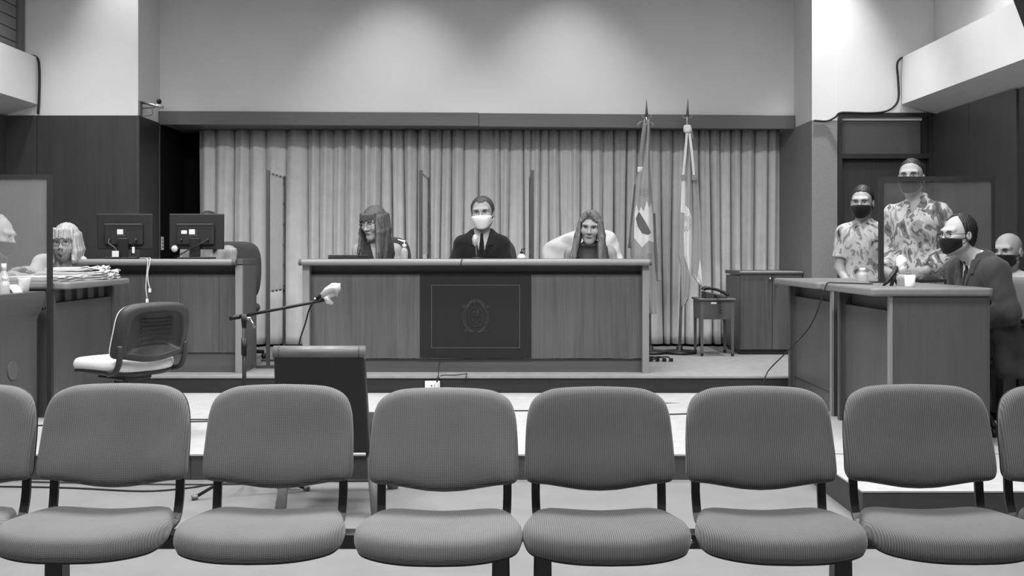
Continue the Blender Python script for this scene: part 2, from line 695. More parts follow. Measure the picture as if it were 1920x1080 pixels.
box('riser_board', M['riser'], px_, 1.5, 1.52, 4.55, 5.345, 0, H1 - .006)
box('carpet_edge', M['carpet'], px_, 1.497, XR, 4.525, 4.55, H1 - .006, H1 + .001)
box('carpet_edge', M['carpet'], px_, 1.497, 1.52, 4.55, 5.345, H1 - .006, H1 + .001)

# ceiling fixtures (above the frame, the lamps sit under them)
for i, (x, y, _) in enumerate(PANELS):
    row = ['near', 'middle', 'far'][i // 3]
    side = ['left', 'centre', 'right'][i % 3]
    t = thing('ceiling_light', 'recessed rectangular ceiling light, %s row of the ceiling on the %s' % (row, side), 'ceiling light', (x, y, CEIL), group='ceiling lights')
    m = MB()
    m.box(x - .64, x + .64, y - .34, y - .31, CEIL - .03, CEIL).box(x - .64, x + .64, y + .31, y + .34, CEIL - .03, CEIL)
    m.box(x - .64, x - .61, y - .31, y + .31, CEIL - .03, CEIL).box(x + .61, x + .64, y - .31, y + .31, CEIL - .03, CEIL)
    m.obj('frame', M['white'], t)
    box('diffuser', M['white'], t, x - .61, x + .61, y - .31, y + .31, CEIL - .012, CEIL - .004)
for (x, y, zc_), nm in zip(DOWN, ('left of the alcove', 'right of the alcove', 'over the left wood wall', 'over the stucco pier', 'over the right boxed beam', 'added to brighten the left boxed beam')):
    t = thing('downlight', 'round ceiling downlight, the one %s' % nm, 'downlight', (x, y, zc_), group='downlights')
    v, f = [], []
    n = 20
    for r, z in ((.075, 0), (.095, 0), (.095, -.012), (.075, -.012)):
        for k in range(n):
            a = 2 * math.pi * k / n
            v.append((x + r * math.cos(a), y + r * math.sin(a), zc_ + z))
    for i in range(4):
        for k in range(n):
            f.append((i * n + k, i * n + (k + 1) % n, ((i + 1) % 4) * n + (k + 1) % n, ((i + 1) % 4) * n + k))
    fixn(mk('trim_ring', v, f, M['white'], t))

# ------------------------------------------------------------------ curtains
def curtain(name, label, x0, x1, seed, wmin, wmax, amp, slit, z0=.27, z1=2.284):
    rnd = np.random.RandomState(seed)
    b = [x0]
    while b[-1] < x1 - wmin:
        b.append(b[-1] + rnd.uniform(wmin, wmax))
    b = np.array(b)
    b = x0 + (b - x0) * (x1 - x0) / (b[-1] - x0)
    nf = len(b) - 1
    drift = rnd.uniform(-.03, .03, nf + 1)
    drift[0] = drift[-1] = 0
    wig = rnd.uniform(0, 6.28, nf + 1)
    am = amp * rnd.uniform(.55, 1.15, nf)
    asy = rnd.uniform(.6, 1.7, nf)
    off = rnd.uniform(-.025, .015, nf)
    sd = slit * rnd.uniform(.3, 1.2, nf + 1)
    sd[0] = sd[-1] = 0
    zs = np.linspace(z0, z1, 26)
    nx = int((x1 - x0) / .0048)
    V = np.zeros((len(zs), nx, 3))
    for j, z in enumerate(zs):
        t = (z1 - z) / (z1 - z0)
        bb = b + drift * t + .008 * np.sin(wig + 2.2 * t) * t
        bb = np.maximum.accumulate(bb)
        bb[0], bb[-1] = x0 - .02 * t * (seed % 3 - 1), x1
        u = np.linspace(bb[0], bb[-1], nx)
        i = np.clip(np.searchsorted(bb, u, side='right') - 1, 0, nf - 1)
        f = np.clip((u - bb[i]) / np.maximum(bb[i + 1] - bb[i], 1e-4), 0, 1)
        grow = .75 + .4 * t
        y = -am[i] * grow * np.sin(np.pi * f ** asy[i]) ** .7 + off[i] * np.sin(np.pi * f) ** 2
        y += .010 * np.sin(2 * np.pi * f * 1.5 + wig[i] + 2 * t) * np.sin(np.pi * f)
        dl = np.minimum(f * (bb[i + 1] - bb[i]), (1 - f) * (bb[i + 1] - bb[i]))
        sdx = np.where(f < .5, sd[i], sd[i + 1])
        y += sdx * np.exp(-(dl / .0085) ** 2) * min(1, .25 + 1.6 * t)
        V[j, :, 0] = u
        V[j, :, 1] = YC + y
        V[j, :, 2] = z
    idx = np.arange(len(zs) * nx).reshape(len(zs), nx)
    F = np.stack([idx[:-1, :-1], idx[:-1, 1:], idx[1:, 1:], idx[1:, :-1]], -1).reshape(-1, 4)
    o = mk(name, V.reshape(-1, 3), F, M['curtain'], None, True)
    md = o.modifiers.new('solid', 'SOLIDIFY')
    md.thickness = .003
    md.offset = 1
    return tag(o, label, 'curtain', 'curtains behind the judges bench')


cx = lambda px: (px - VX) * YC / FP
curtain('curtain', 'pale pleated curtain at the left end, behind the computer monitors', cx(374), cx(699), 3, .10, .20, .115, .07)
curtain('curtain', 'pale pleated curtain hanging behind the woman with glasses', cx(696), cx(926), 11, .09, .145, .085, .11)
curtain('curtain', 'pale pleated curtain just right of the man in the white mask', cx(922), cx(1072), 21, .07, .14, .085, .09)
curtain('curtain', 'pale pleated curtain at the right end, behind the two flags', cx(1068), cx(1462), 33, .09, .13, .07, .13)

# ------------------------------------------------------------------ judges bench


def nose(x0, x1, yf, yb, zt, zb, n=8):
    """slab section with a half-round front edge, extruded along X"""
    r = (zt - zb) / 2
    zc = (zt + zb) / 2
    pts = [(yb, zb)]
    for i in range(n + 1):
        a = -math.pi / 2 - math.pi * i / n
        pts.append((yf + r + r * math.cos(a), zc + r * math.sin(a)))
    pts.append((yb, zt))
    return extrv(pts, 'x', x0, x1)


bn = thing('judges_bench', 'long walnut judges bench with dark crested centre panel', 'bench', (-.25, 8.1, H2))
v, f = nose(-1.52, 1.025, 7.79, 7.86, 1.0885, 1.0405)
fixn(mk('nosing', v, f, M['nosing'], bn))
for x0, x1 in ((-1.542, -1.521), (1.026, 1.043)):
    v, f = nose(x0, x1, 7.79, 7.86, 1.0885, 1.0405)
    fixn(mk('end_cap', v, f, M['walnut_x'], bn))
box('top', M['walnut_x'], bn, -1.54, 1.04, 7.861, 8.42, 1.045, 1.087)
box('end_panel', M['post'], bn, -1.523, -1.472, 7.85, 8.40, H2, 1.040)
box('end_panel', M['post'], bn, .981, 1.028, 7.85, 8.40, H2, 1.040)
box('upper_rail', M['walnut_x'], bn, -1.471, .98, 7.96, 7.985, .965, 1.0445)
box('panel', M['walnut'], bn, -1.471, -.663, 7.905, 7.93, .352, .972)
cp = box('panel', M['panel_dark'], bn, -.661, .161, 7.90, 7.93, .352, .972)
tag(cp, 'dark centre panel with inlaid frame and crest')
box('panel', M['walnut2'], bn, .163, .98, 7.905, 7.93, .352, .972)
box('kickboard', M['walnut_x'], bn, -1.471, .98, 7.93, 7.955, H2, .345)
# thin inlaid rectangle
q = lambda px, py: P(px, py, 7.9)
m = MB()
x0, _, z1 = q(808.5, 534)
x1, _, z0 = q(975, 653)
t_ = .005
m.box(x0, x1, 7.897, 7.9, z1 - t_, z1).box(x0, x1, 7.897, 7.9, z0, z0 + t_)
m.box(x0, x0 + t_, 7.897, 7.9, z0 + t_, z1 - t_).box(x1 - t_, x1, 7.897, 7.9, z0 + t_, z1 - t_)
m.obj('inlay_frame', M['inlay'], cp)
# crest: wreath of leaves round an oval with drapery on top and ribbon below
em = MB()
ex, _, ez = q(892, 594)


_fy = [7.8975]


def flat(poly):
    _fy[0] -= .00001
    y = _fy[0]
    n = len(poly)
    v_ = [(a, y, b) for a, b in poly] + [(a, 7.9, b) for a, b in poly]
    em.add(v_, [tuple(range(n))] + [(i, (i + 1) % n, (i + 1) % n + n, i + n) for i in range(n)])


def leaf(x, z, a, L, wd):
    ca, sa = math.cos(a), math.sin(a)
    pts = [(-.5, 0), (-.15, .5), (.2, .4), (.5, 0), (.2, -.4), (-.15, -.5)]
    flat([(x + L * u * ca - wd * v_ * sa, z + L * u * sa + wd * v_ * ca) for u, v_ in pts])


rl = random.Random(4)
for s in (-1, 1):
    for i in range(15):
        a = -1.25 + i * .155
        r_ = 1.0
        x = ex + s * .084 * math.cos(a)
        z = ez - .004 + .108 * math.sin(a)
        ta = math.atan2(.108 * math.cos(a), -s * .084 * math.sin(a))
        leaf(x + s * .008, z, ta - s * .55, .026, .010)
        leaf(x - s * .006, z, ta + s * .55, .022, .009)
    for i in range(7):                       # drapery at the crown
        a = .5 + i * .16
        leaf(ex + s * .07 * math.cos(a), ez + .045 + .075 * math.sin(a), a * s if s > 0 else math.pi - a, .034, .013)
    leaf(ex + s * .087, ez + .075, 1.3, .03, .02)
    for i in range(6):                       # ribbon tails
        leaf(ex + s * (.014 + .013 * i), ez - .105 - .008 * math.sin(i * 1.3), s * (.5 if i % 2 else -.6), .028, .011)
for r0, r1, n in ((.058, .054, 28),):        # oval outline
    for i in range(n):
        a0, a1 = 2 * math.pi * i / n, 2 * math.pi * (i + 1) / n
        flat([(ex + r0 * math.cos(a0), ez + 1.28 * r0 * math.sin(a0)), (ex + r0 * math.cos(a1), ez + 1.28 * r0 * math.sin(a1)),
              (ex + r1 * math.cos(a1), ez + 1.28 * r1 * math.sin(a1)), (ex + r1 * math.cos(a0), ez + 1.28 * r1 * math.sin(a0))])
for i in range(4):                           # open book and lines in the oval
    flat([(ex - .022, ez + .002 + .011 * i), (ex + .022, ez + .002 + .011 * i), (ex + .022, ez + .008 + .011 * i), (ex - .022, ez + .008 + .011 * i)])
flat([(ex - .022, ez + .048), (ex - .008, ez + .048), (ex - .008, ez + .028), (ex - .022, ez + .028)])
flat([(ex + .008, ez + .048), (ex + .022, ez + .048), (ex + .022, ez + .028), (ex + .008, ez + .028)])
for i in range(9):
    leaf(ex - .04 + .01 * i, ez + .06 + .008 * math.sin(i * .78), 1.57, .012, .006)
for i in range(10):
    leaf(ex + rl.uniform(-.04, .04), ez - .02 - .05 * rl.random(), rl.uniform(0, 3), .014, .008)
fixn(em.obj('emblem', M['emblem'], cp))

# ------------------------------------------------------------------ clerk's desk (left, on the upper platform)
ck = thing('clerk_desk', 'walnut clerk desk with pale edge carrying two monitors', 'desk', (-2.5, 8.1, H2))
v, f = nose(-3.2, -2.03, 7.79, 7.86, 1.0885, 1.0405)
fixn(mk('nosing', v, f, M['nosing'], ck))
v, f = nose(-2.029, -2.0, 7.79, 7.86, 1.0885, 1.0405)
fixn(mk('end_cap', v, f, M['walnut_x'], ck))
box('top', M['walnut_x'], ck, -3.2, -1.96, 7.861, 8.30, 1.045, 1.087)
box('return_top', M['walnut_x'], ck, -1.999, -1.958, 7.83, 7.860, 1.05, 1.087)
box('end_panel', M['fascia'], ck, -2.012, -1.963, 7.87, 8.28, H2, 1.044)
box('end_post', M['post'], ck, -2.014, -1.963, 7.84, 7.869, H2, 1.044)
box('upper_rail', M['walnut_x'], ck, -3.18, -2.016, 7.96, 7.985, .965, 1.0445)
for i, (x0, x1) in enumerate(((-3.17, -2.985), (-2.983, -2.442), (-2.44, -2.153), (-2.151, -2.016))):
    box('panel', [M['walnut'], M['walnut2']][i % 2], ck, x0, x1, 7.905, 7.93, .395, .972)
box('kickboard', M['walnut_x'], ck, -3.17, -2.016, 7.92, 7.945, H2, .392)
box('end_panel', M['fascia'], ck, -3.2, -3.172, 7.87, 8.28, H2, 1.044)

# ------------------------------------------------------------------ right desks (run along the room)


def noseX(y0, y1, xf, xb, zt, zb, n=8):
    r = (zt - zb) / 2
    zc = (zt + zb) / 2
    s = 1 if xb > xf else -1
    pts = [(xb, zb)]
    for i in range(n + 1):
        a = -math.pi / 2 - math.pi * i / n
        pts.append((xf + s * (r + r * math.cos(a)), zc + r * math.sin(a)))
    pts.append((xb, zt))
    return extrv(pts, 'y', y0, y1)


def stadium(x0, x1, yf, yb, r=.03, n=6):
    """desk top outline with rounded near corners"""
    pts = [(x1, yb), (x0, yb)]
    for i in range(n + 1):
        a = math.pi + (math.pi / 2) * i / n
        pts.append((x0 + r + r * math.cos(a), yf + r + r * math.sin(a)))
    for i in range(n + 1):
        a = 1.5 * math.pi + (math.pi / 2) * i / n
        pts.append((x1 - r + r * math.cos(a), yf + r + r * math.sin(a)))
    return pts


def side_desk(label, y0, y1, near):
    t = thing('defence_desk', label, 'desk', (2.26, (y0 + y1) / 2, H1), group='desks on the right')
    o = extr('top', M['walnut_y'], t, stadium(1.885, 2.53, y0 - .01, y1, .035), 'z', .912, .955)
    bevel(o, .012, 3)
    box('end_panel', M['fascia_y'] if near else M['darkwood'], t, 2.0, 2.507, y0 + .01, y0 + .045, H1, .911)  # far desk's end coloured darker for the shade on that face
    box('end_panel', M['fascia_y'], t, 2.0, 2.507, y1 - .045, y1 - .01, H1, .911)
    box('edge_post', M['post'], t, 1.985, 1.999, y0 + .008, y0 + .047, H1, .911)
    box('edge_post', M['fascia_y'], t, 1.985, 1.999, y1 - .047, y1 - .008, H1, .911)
    box('upper_rail', M['walnut_x'], t, 2.06, 2.08, y0 + .046, y1 - .046, .825, .911)
    box('panel', M['fascia_y'], t, 2.02, 2.045, y0 + .046, y1 - .046, .262, .828)
    box('kickboard', M['fascia_y'], t, 2.03, 2.05, y0 + .046, y1 - .046, H1, .257)
    return t


side_desk('wooden desk at the right with a plain end panel towards the camera', 5.555, 6.46, True)
side_desk('wooden desk behind the right-hand desk, next to the upper platform', 6.56, 7.6, False)

# ------------------------------------------------------------------ left desks
t = thing('prosecution_desk', 'wooden desk at the left covered with stacked case files', 'desk', (-3.0, 7.0, H1))
o = extr('top', M['walnut_y'], t, stadium(-3.3, -2.69, 6.51, 7.56, .035), 'z', .912, .955)
bevel(o, .012, 3)
box('end_panel', M['fascia_y'], t, -3.28, -2.79, 6.53, 6.56, H1, .911)
box('end_panel', M['fascia_y'], t, -3.28, -2.79, 7.50, 7.53, H1, .911)
box('upper_rail', M['darkwood'], t, -2.86, -2.84, 6.561, 7.499, .83, .911)
for i in range(5):  # dark rail and paler ribs imitate the striped shadow under the top
    box('shade_stripe', M['fascia'], t, -2.839, -2.825, 6.6 + i * .185, 6.69 + i * .185, .832, .911)
box('panel', M['fascia_y'], t, -2.82, -2.80, 6.561, 7.499, H1, .828)
t = thing('witness_desk', 'wooden desk at the far left with a curved front', 'desk', (-3.1, 5.9, H1))
fas = [(-2.80, .905), (-2.80, .875), (-2.803, .85), (-2.812, .82), (-2.828, .785), (-2.845, .755), (-2.852, .73), (-2.853, H1), (-2.89, H1), (-2.89, .905)]
extr('curved_front', M['desk_l'], t, fas, 'y', 5.38, 6.44)
box('top', M['walnut_y'], t, -3.45, -2.892, 5.38, 6.44, .875, .905)
box('end_panel', M['desk_l'], t, -3.43, -2.892, 5.40, 5.43, H1, .874)
box('end_panel', M['desk_l'], t, -3.43, -2.892, 6.39, 6.42, H1, .874)
gx = MB()
ov = [(P(42, 695, 6.12)[1] + .07 * math.cos(a) * .9, P(42, 695, 6.12)[2] + .055 * math.sin(a)) for a in np.linspace(0, 2 * math.pi, 17)[:-1]]
extr('oval_plate', M['fascia'], t, ov, 'x', -2.8525, -2.846)

# ------------------------------------------------------------------ acrylic screens
t = thing('acrylic_screen', 'dark framed clear screen between the two left desks', 'screen', (-2.9, 6.475, H1))
m = MB()
m.box(-2.803, -2.775, 6.463, 6.487, H1, 1.61).box(-3.62, -3.58, 6.463, 6.487, H1, 1.61).box(-3.58, -2.803, 6.463, 6.487, 1.588, 1.612)
m.obj('frame', M['frame_dark'], t)
box('pane', M['acrylic_l'], t, -3.58, -2.803, 6.472, 6.478, .93, 1.588)
tube('hinge', M['black_pl'], t, [(-2.84, 6.47, .80), (-2.815, 6.47, .80)], .012, 6)
t = thing('acrylic_screen', 'dark framed clear screen between the right desks, in front of the officers', 'screen', (2.6, 6.51, H1))
m = MB()
m.box(2.255, 2.283, 6.50, 6.524, .957, 1.602).box(2.94, 2.962, 6.50, 6.524, H1, 1.602).box(2.283, 2.94, 6.50, 6.524, 1.575, 1.602)
m.box(2.283, 2.94, 6.50, 6.524, .957, .975)
m.box(2.21, 2.33, 6.462, 6.56, .957, .962)
m.obj('frame', M['frame_dark'], t)
box('pane', M['acrylic'], t, 2.283, 2.94, 6.509, 6.515, .975, 1.575)


def partition(label, X, y0, y1, zb0, zb1, zf, feet=False):
    t = thing('plastic_partition', label, 'partition', (X, y0, min(zb0, zb1)), group='partitions at the bench')
    box('post', M['frame_mid'], t, X - .013, X + .013, y0 - .013, y0 + .013, zb0, 1.768)
    box('post', M['frame_mid'], t, X - .010, X + .010, y1 - .010, y1 + .010, zb1, 1.765)
    box('top_rail', M['film'], t, X - .006, X + .006, y0 + .013, y1 - .010, 1.745, 1.76)
    box('film', M['film'], t, X - .003, X + .003, y0 + .013, y1 - .010, zf, 1.745)
    zs = np.arange(1.70, zf - .01, -.168)
    for z in zs:
        for y in (y0 + .03, y1 - .03):
            box('tack', M['black_pl'], t, X - .006, X + .007, y - .007, y + .007, z - .008, z + .008)
    for k in range(5):
        y = y0 + .03 + (y1 - y0 - .06) * k / 4
        box('tack', M['black_pl'], t, X - .008, X + .008, y - .012, y + .012, 1.741, 1.757)
        if feet:
            box('tack', M['black_pl'], t, X - .008, X + .008, y - .010, y + .010, zf - .004, zf + .010)
    if feet:
        box('foot', M['frame_mid'], t, X - .09, X + .10, y0 - .02, y0 + .02, H2, H2 + .02)
        box('foot', M['frame_mid'], t, X - .09, X + .10, y1 - .02, y1 + .02, H2, H2 + .02)
        box('cross_bar', M['frame_mid'], t, X - .10, X + .10, y0 + .2, y0 + .22, H2 + .03, H2 + .045)
    return t


partition('tall plastic film partition standing on the floor left of the judges bench', -1.855, 8.2, 8.79, H2 + .018, H2 + .018, .83, True)
partition('plastic film partition on the bench left of the man in the white mask', -.68, 8.2, 8.95, 1.088, H2, 1.12)
partition('plastic film partition on the bench seen edge on beside the man', .176, 8.2, 8.95, 1.088, H2, 1.12)

# ------------------------------------------------------------------ beam seating in the foreground
bk_half = [(0, 0), (.10, -.003), (.152, -.011), (.193, -.034), (.212, -.076), (.219, -.14), (.222, -.215), (.221, -.255), (.206, -.274), (.16, -.281), (.1, -.292), (.05, -.300), (0, -.303)]
st_half = [(0, -.004), (.08, .004), (.145, .004), (.185, -.015), (.208, -.06), (.228, -.14), (.243, -.215), (.243, -.27), (.222, -.325), (.165, -.365), (.09, -.388), (0, -.394)]


def closed(half, n=4):
    h = catmull(half, n)
    return [np.array(p) for p in h] + [np.array((-p[0], p[1])) for p in h[-2:0:-1]]


BK, ST = closed(bk_half), closed(st_half)
PF_B = [(.06, -.022), (.02, -.016), (0, -.004), (0, .004), (.012, .014), (.045, .024), (.11, .031), (.25, .035), (.5, .036), (.75, .035)]
PF_S = [(.08, -.030), (.025, -.024), (0, -.008), (0, .004), (.015, .018), (.05, .029), (.12, .035), (.3, .037), (.55, .036), (.8, .034)]


def wb_(u, v, h):
    z = v
    y = .16 * (v + .15) - h - .42 * u * u - .012 * math.exp(-((v + .23) / .07) ** 2)
    return (u, y, z)


def ws_(u, v, h):
    z = h - .020 * (1 - (u / .24) ** 2) * max(0, 1 + v / .30) - .05 * max(0, -v - .22) ** 1.4 * 8 * .5 + .005
    return (u, v, z)


def bench_row(name, label, xs, fabric, legs, beam):
    t = thing(name, label, 'seating', (sum(xs) / len(xs), 3.0, 0), group='beam seating rows')
    box('beam', M['dark_metal'], t, beam[0], beam[1], 2.99, 3.05, .312, .356, .004, 1)
    for x in legs:
        v = bxv(x - .024, x + .024, 2.99, 3.05, 0, .312)
        v = [(p[0] + (.004 if p[2] == 0 and p[0] > x else -.004 if p[2] == 0 else 0), p[1], p[2]) for p in v]
        l = mk('leg', v, BOXF, M['dark_metal'], t)
        bevel(l, .004, 1)
        box('foot_bar', M['dark_metal'], l, x - .022, x + .022, 2.80, 3.24, .0, .03, .004, 1)
    for x, dz, yaw in zip(xs, DZ[:len(xs)], YAW[:len(xs)]):
        s = pad('seat', fabric, t, ST, PF_S, lambda u, v, h: (x + ws_(u, v, h)[0] * .945, 3.17 + v * .965, .365 + dz * .5 + ws_(u, v, h)[2]))
        pad('seat_pan', M['black_pl'], s, ST, [(.10, -.034), (.035, -.03), (.03, -.024), (.3, -.022)], lambda u, v, h: (x + ws_(u, v, h)[0] * .945, 3.17 + v * .965, .365 + dz * .5 + ws_(u, v, h)[2]))
        box('bracket', M['dark_metal'], s, x - .10, x + .10, 2.98, 3.06, .3565, .372)
        ca, sa = math.cos(yaw), math.sin(yaw)

        def wbw(u, v, h):
            q_ = wb_(u, v, h)
            return (x + q_[0] * ca - q_[1] * sa, 3.205 + q_[0] * sa + q_[1] * ca, .744 + dz + q_[2])
        b = pad('backrest', fabric, t, BK, PF_B, wbw)
        pad('back_shell', M['black_pl'], b, BK, [(.2, -.034), (.05, -.03), (.012, -.022), (.02, -.016)], wbw)
        for sgn in (-1, 1):
            bx_ = x + sgn * .188
            tube('support_bar', M['dark_metal'], b, [(bx_, 3.212, .56 + dz), (bx_, 3.198, .47 + dz), (bx_, 3.19, .41), (bx_ - sgn * .004, 3.165, .352), (bx_ - sgn * .02, 3.10, .333), (bx_ - sgn * .03, 3.02, .334)],
                 .01, 4, 3, flat=(.0125, .005))
    return t


DZ = [.003, .005, .002, -.008]
YAW = [0, 0, 0, R(-1.5)]
bench_row('beam_seating', 'row of four joined grey fabric seats on the left half of the foreground', [-1.634, -1.174, -.685, -.194], M['seat_a'], [-1.28, -.024], (-1.9, .02))
DZ = [-.005, -.003, .002, .001]
YAW = [R(1.5), 0, 0, 0]
bench_row('beam_seating', 'row of four joined grey ribbed seats on the right half of the foreground', [.267, .7456, 1.2176, 1.682], M['seat_b'], [.094, .938], (.06, 1.95))
for X_, z_ in ((.508, .333),):
    lathe('beam_bolt', M['chrome'], bpy.data.objects['beam_seating.001'], [(.009, 0), (.009, .006), (.004, .009)], (X_, 2.985, z_), 10)

# ------------------------------------------------------------------ swivel chair at the left
t = thing('swivel_chair', 'swivel chair with pale seat and black back in front of the clerk desk', 'chair', (-2.09, 5.80, H1), R(-126), local=True)
zs_ = .418
s = pad('seat', M['seat_light'], t, ST, PF_S, lambda u, v, h: (u * 1.0, v + .19, zs_ + ws_(u, v, h)[2]))
pad('seat_pan', M['black_pl'], s, ST, [(.10, -.052), (.03, -.040), (.015, -.028), (.3, -.024)], lambda u, v, h: (u, v + .19, zs_ + ws_(u, v, h)[2]))
b = pad('backrest', M['seat_light'], t, BK, PF_B, lambda u, v, h: (u, .245 + wb_(u, v, h)[1], .748 + v * 1.04))
pad('back_shell', M['dark_pl'], b, BK, [(.26, -.036), (.255, -.050), (.20, -.052), (.10, -.050), (.02, -.040), (-.012, -.018), (-.012, -.004), (.03, -.002)],
    lambda u, v, h: (u, .245 + wb_(u, v, h)[1], .748 + v * 1.04))
for k in range(6):
    box('vent_rib', M['black_pl'], b, -.10, .10, .288, .293, .545 + k * .022, .551 + k * .022)
for sgn in (-1, 1):
    x = sgn * .20
    tube('support_arm', M['dark_pl'], t, [(x, .25, .53), (x, .25, .48), (x, .24, .43), (x, .205, .39), (x * .9, .12, .375), (x * .6, .04, .37)], .016, 8, 4)
box('mechanism', M['black_pl'], t, -.09, .09, -.12, .12, .325, .368, .01, 1)
tube('column', M['chrome'], t, [(0, 0, .10), (0, 0, .34)], .022, 12)
for k in range(5):
    a = 2 * math.pi * k / 5 + .3
    l = tube('base_leg', M['black_pl'], t, [(0, 0, .09), (.16 * math.cos(a), .16 * math.sin(a), .085), (.29 * math.cos(a), .29 * math.sin(a), .065)], [.028, .022, .016], 8)
    v, f = spherev((.29 * math.cos(a), .29 * math.sin(a), .028), .028, 10, 6)
    mk('caster', v, f, M['black_pl'], l, True)

# ------------------------------------------------------------------ dark upholstered chair for the witness
t = thing('witness_chair', 'black leatherette chair with a rolled top edge facing the bench', 'chair', (-.82, 4.8, 0))
x0, x1 = -1.017, -.628
v = [(x0, 4.63, .27), (x1 + .022, 4.63, .27), (x1 + .022, 4.70, .27), (x0, 4.70, .27),
     (x0, 4.60, .70), (x1, 4.60, .70), (x1, 4.66, .70), (x0, 4.66, .70)]
b = mk('backrest', v, BOXF, M['leather'], t)
bevel(b, .012, 3)
tube('top_roll', M['leather_t'], b, [(x0 - .004, 4.625, .708), (x1 + .004, 4.625, .708)], .030, 16)
for x in (x0 + .02, x1 - .02):
    tube('seam_piping', M['inlay'], b, [(x, 4.625 + .0315 * math.cos(a), .708 + .0315 * math.sin(a)) for a in np.linspace(0, 2 * math.pi, 13)], .0015, 5)
s = box('seat', M['leather'], t, x0, x1 + .02, 4.70, 5.12, .27, .38, .03, 3)
for (xa, ya, xb, yb) in ((-.97, 4.66, -.985, 4.57), (-.615, 4.68, -.565, 4.57), (-1.00, 5.05, -1.10, 5.16), (-.66, 5.05, -.56, 5.16)):
    tube('leg', M['grey_metal'], t, [(xa, ya, .272), (xb, yb, 0.0)], [.016, .026], 10)

# ------------------------------------------------------------------ office chairs (built once, copied)
ob_half = [(0, .55), (.09, .548), (.16, .53), (.205, .48), (.225, .40), (.23, .30), (.225, .18), (.205, .08), (.15, .02), (0, 0)]
OB = closed(ob_half)


def office_chair(label, loc, rotz, fab, arms=True, tall=1.0):
    t = thing('office_chair', label, 'chair', loc, rotz, local=True)
    pad('seat', fab, t, ST, PF_S, lambda u, v, h: (u, v + .22, .43 + ws_(u, v, h)[2]))
    b = pad('backrest', fab, t, OB, PF_B, lambda u, v, h: (u, .27 + .10 * (v - .2) - h - .3 * u * u, .47 + v * tall))
    pad('back_shell', M['black_pl'], b, OB, [(.2, -.034), (.05, -.03), (.012, -.022), (.02, -.016)], lambda u, v, h: (u, .27 + .10 * (v - .2) - h - .3 * u * u, .47 + v * tall))
    tube('back_bar', M['black_pl'], t, [(0, .05, .395), (0, .24, .39), (0, .31, .45), (0, .312, .60)], .02, 4, 3, flat=(.008, .03))
    if arms:
        for sgn in (-1, 1):
            a = tube('armrest', M['black_pl'], t, [(sgn * .20, .02, .40), (sgn * .27, .02, .42), (sgn * .275, .02, .60), (sgn * .275, .02, .62)], .014, 8, 3)
            box('arm_pad', M['black_pl'], a, sgn * .275 - .025, sgn * .275 + .025, -.12, .14, .62, .65, .01, 2)
    tube('column', M['black_pl'], t, [(0, 0, .08), (0, 0, .41)], .024, 12)
    for k in range(5):
        a = 2 * math.pi * k / 5 + .3
        l = tube('base_leg', M['black_pl'], t, [(0, 0, .08), (.28 * math.cos(a), .28 * math.sin(a), .06)], [.026, .015], 8)
        v, f = spherev((.28 * math.cos(a), .28 * math.sin(a), .025), .025, 10, 6)
        mk('caster', v, f, M['black_pl'], l, True)
    return t


office_chair('dark grey office chair behind the woman with glasses', (-1.06, 8.77, H2), 0, M['office'], False, 1.0)
office_chair('dark office chair behind the man in the white mask', (-.165, 8.77, H2), 0, M['office'], False, .98)
office_chair('office chair at the bench under a white jacket', (.66, 8.79, H2), 0, M['office'], False, 1.0)
office_chair('dark office chair behind the right-hand monitor', (-2.30, 8.78, H2), R(8), M['office'], False, .93)
office_chair('grey office chair under the seated man in the suit', (2.73, 6.10, H1), R(-52), M['office_l'], True, .72)
office_chair('dark office chair of the bald man by the wood wall', (3.25, 7.17, 0), R(-10), M['office'], False, .7)
office_chair('dark office chair of the blonde woman at the left', (-3.44, 8.02, H1), 0, M['office'], False, .75)
office_chair('dark office chair of the man behind the left screen', (-3.66, 7.12, H1), R(90), M['office'], False, .75)

# ------------------------------------------------------------------ people (signed-distance bodies)


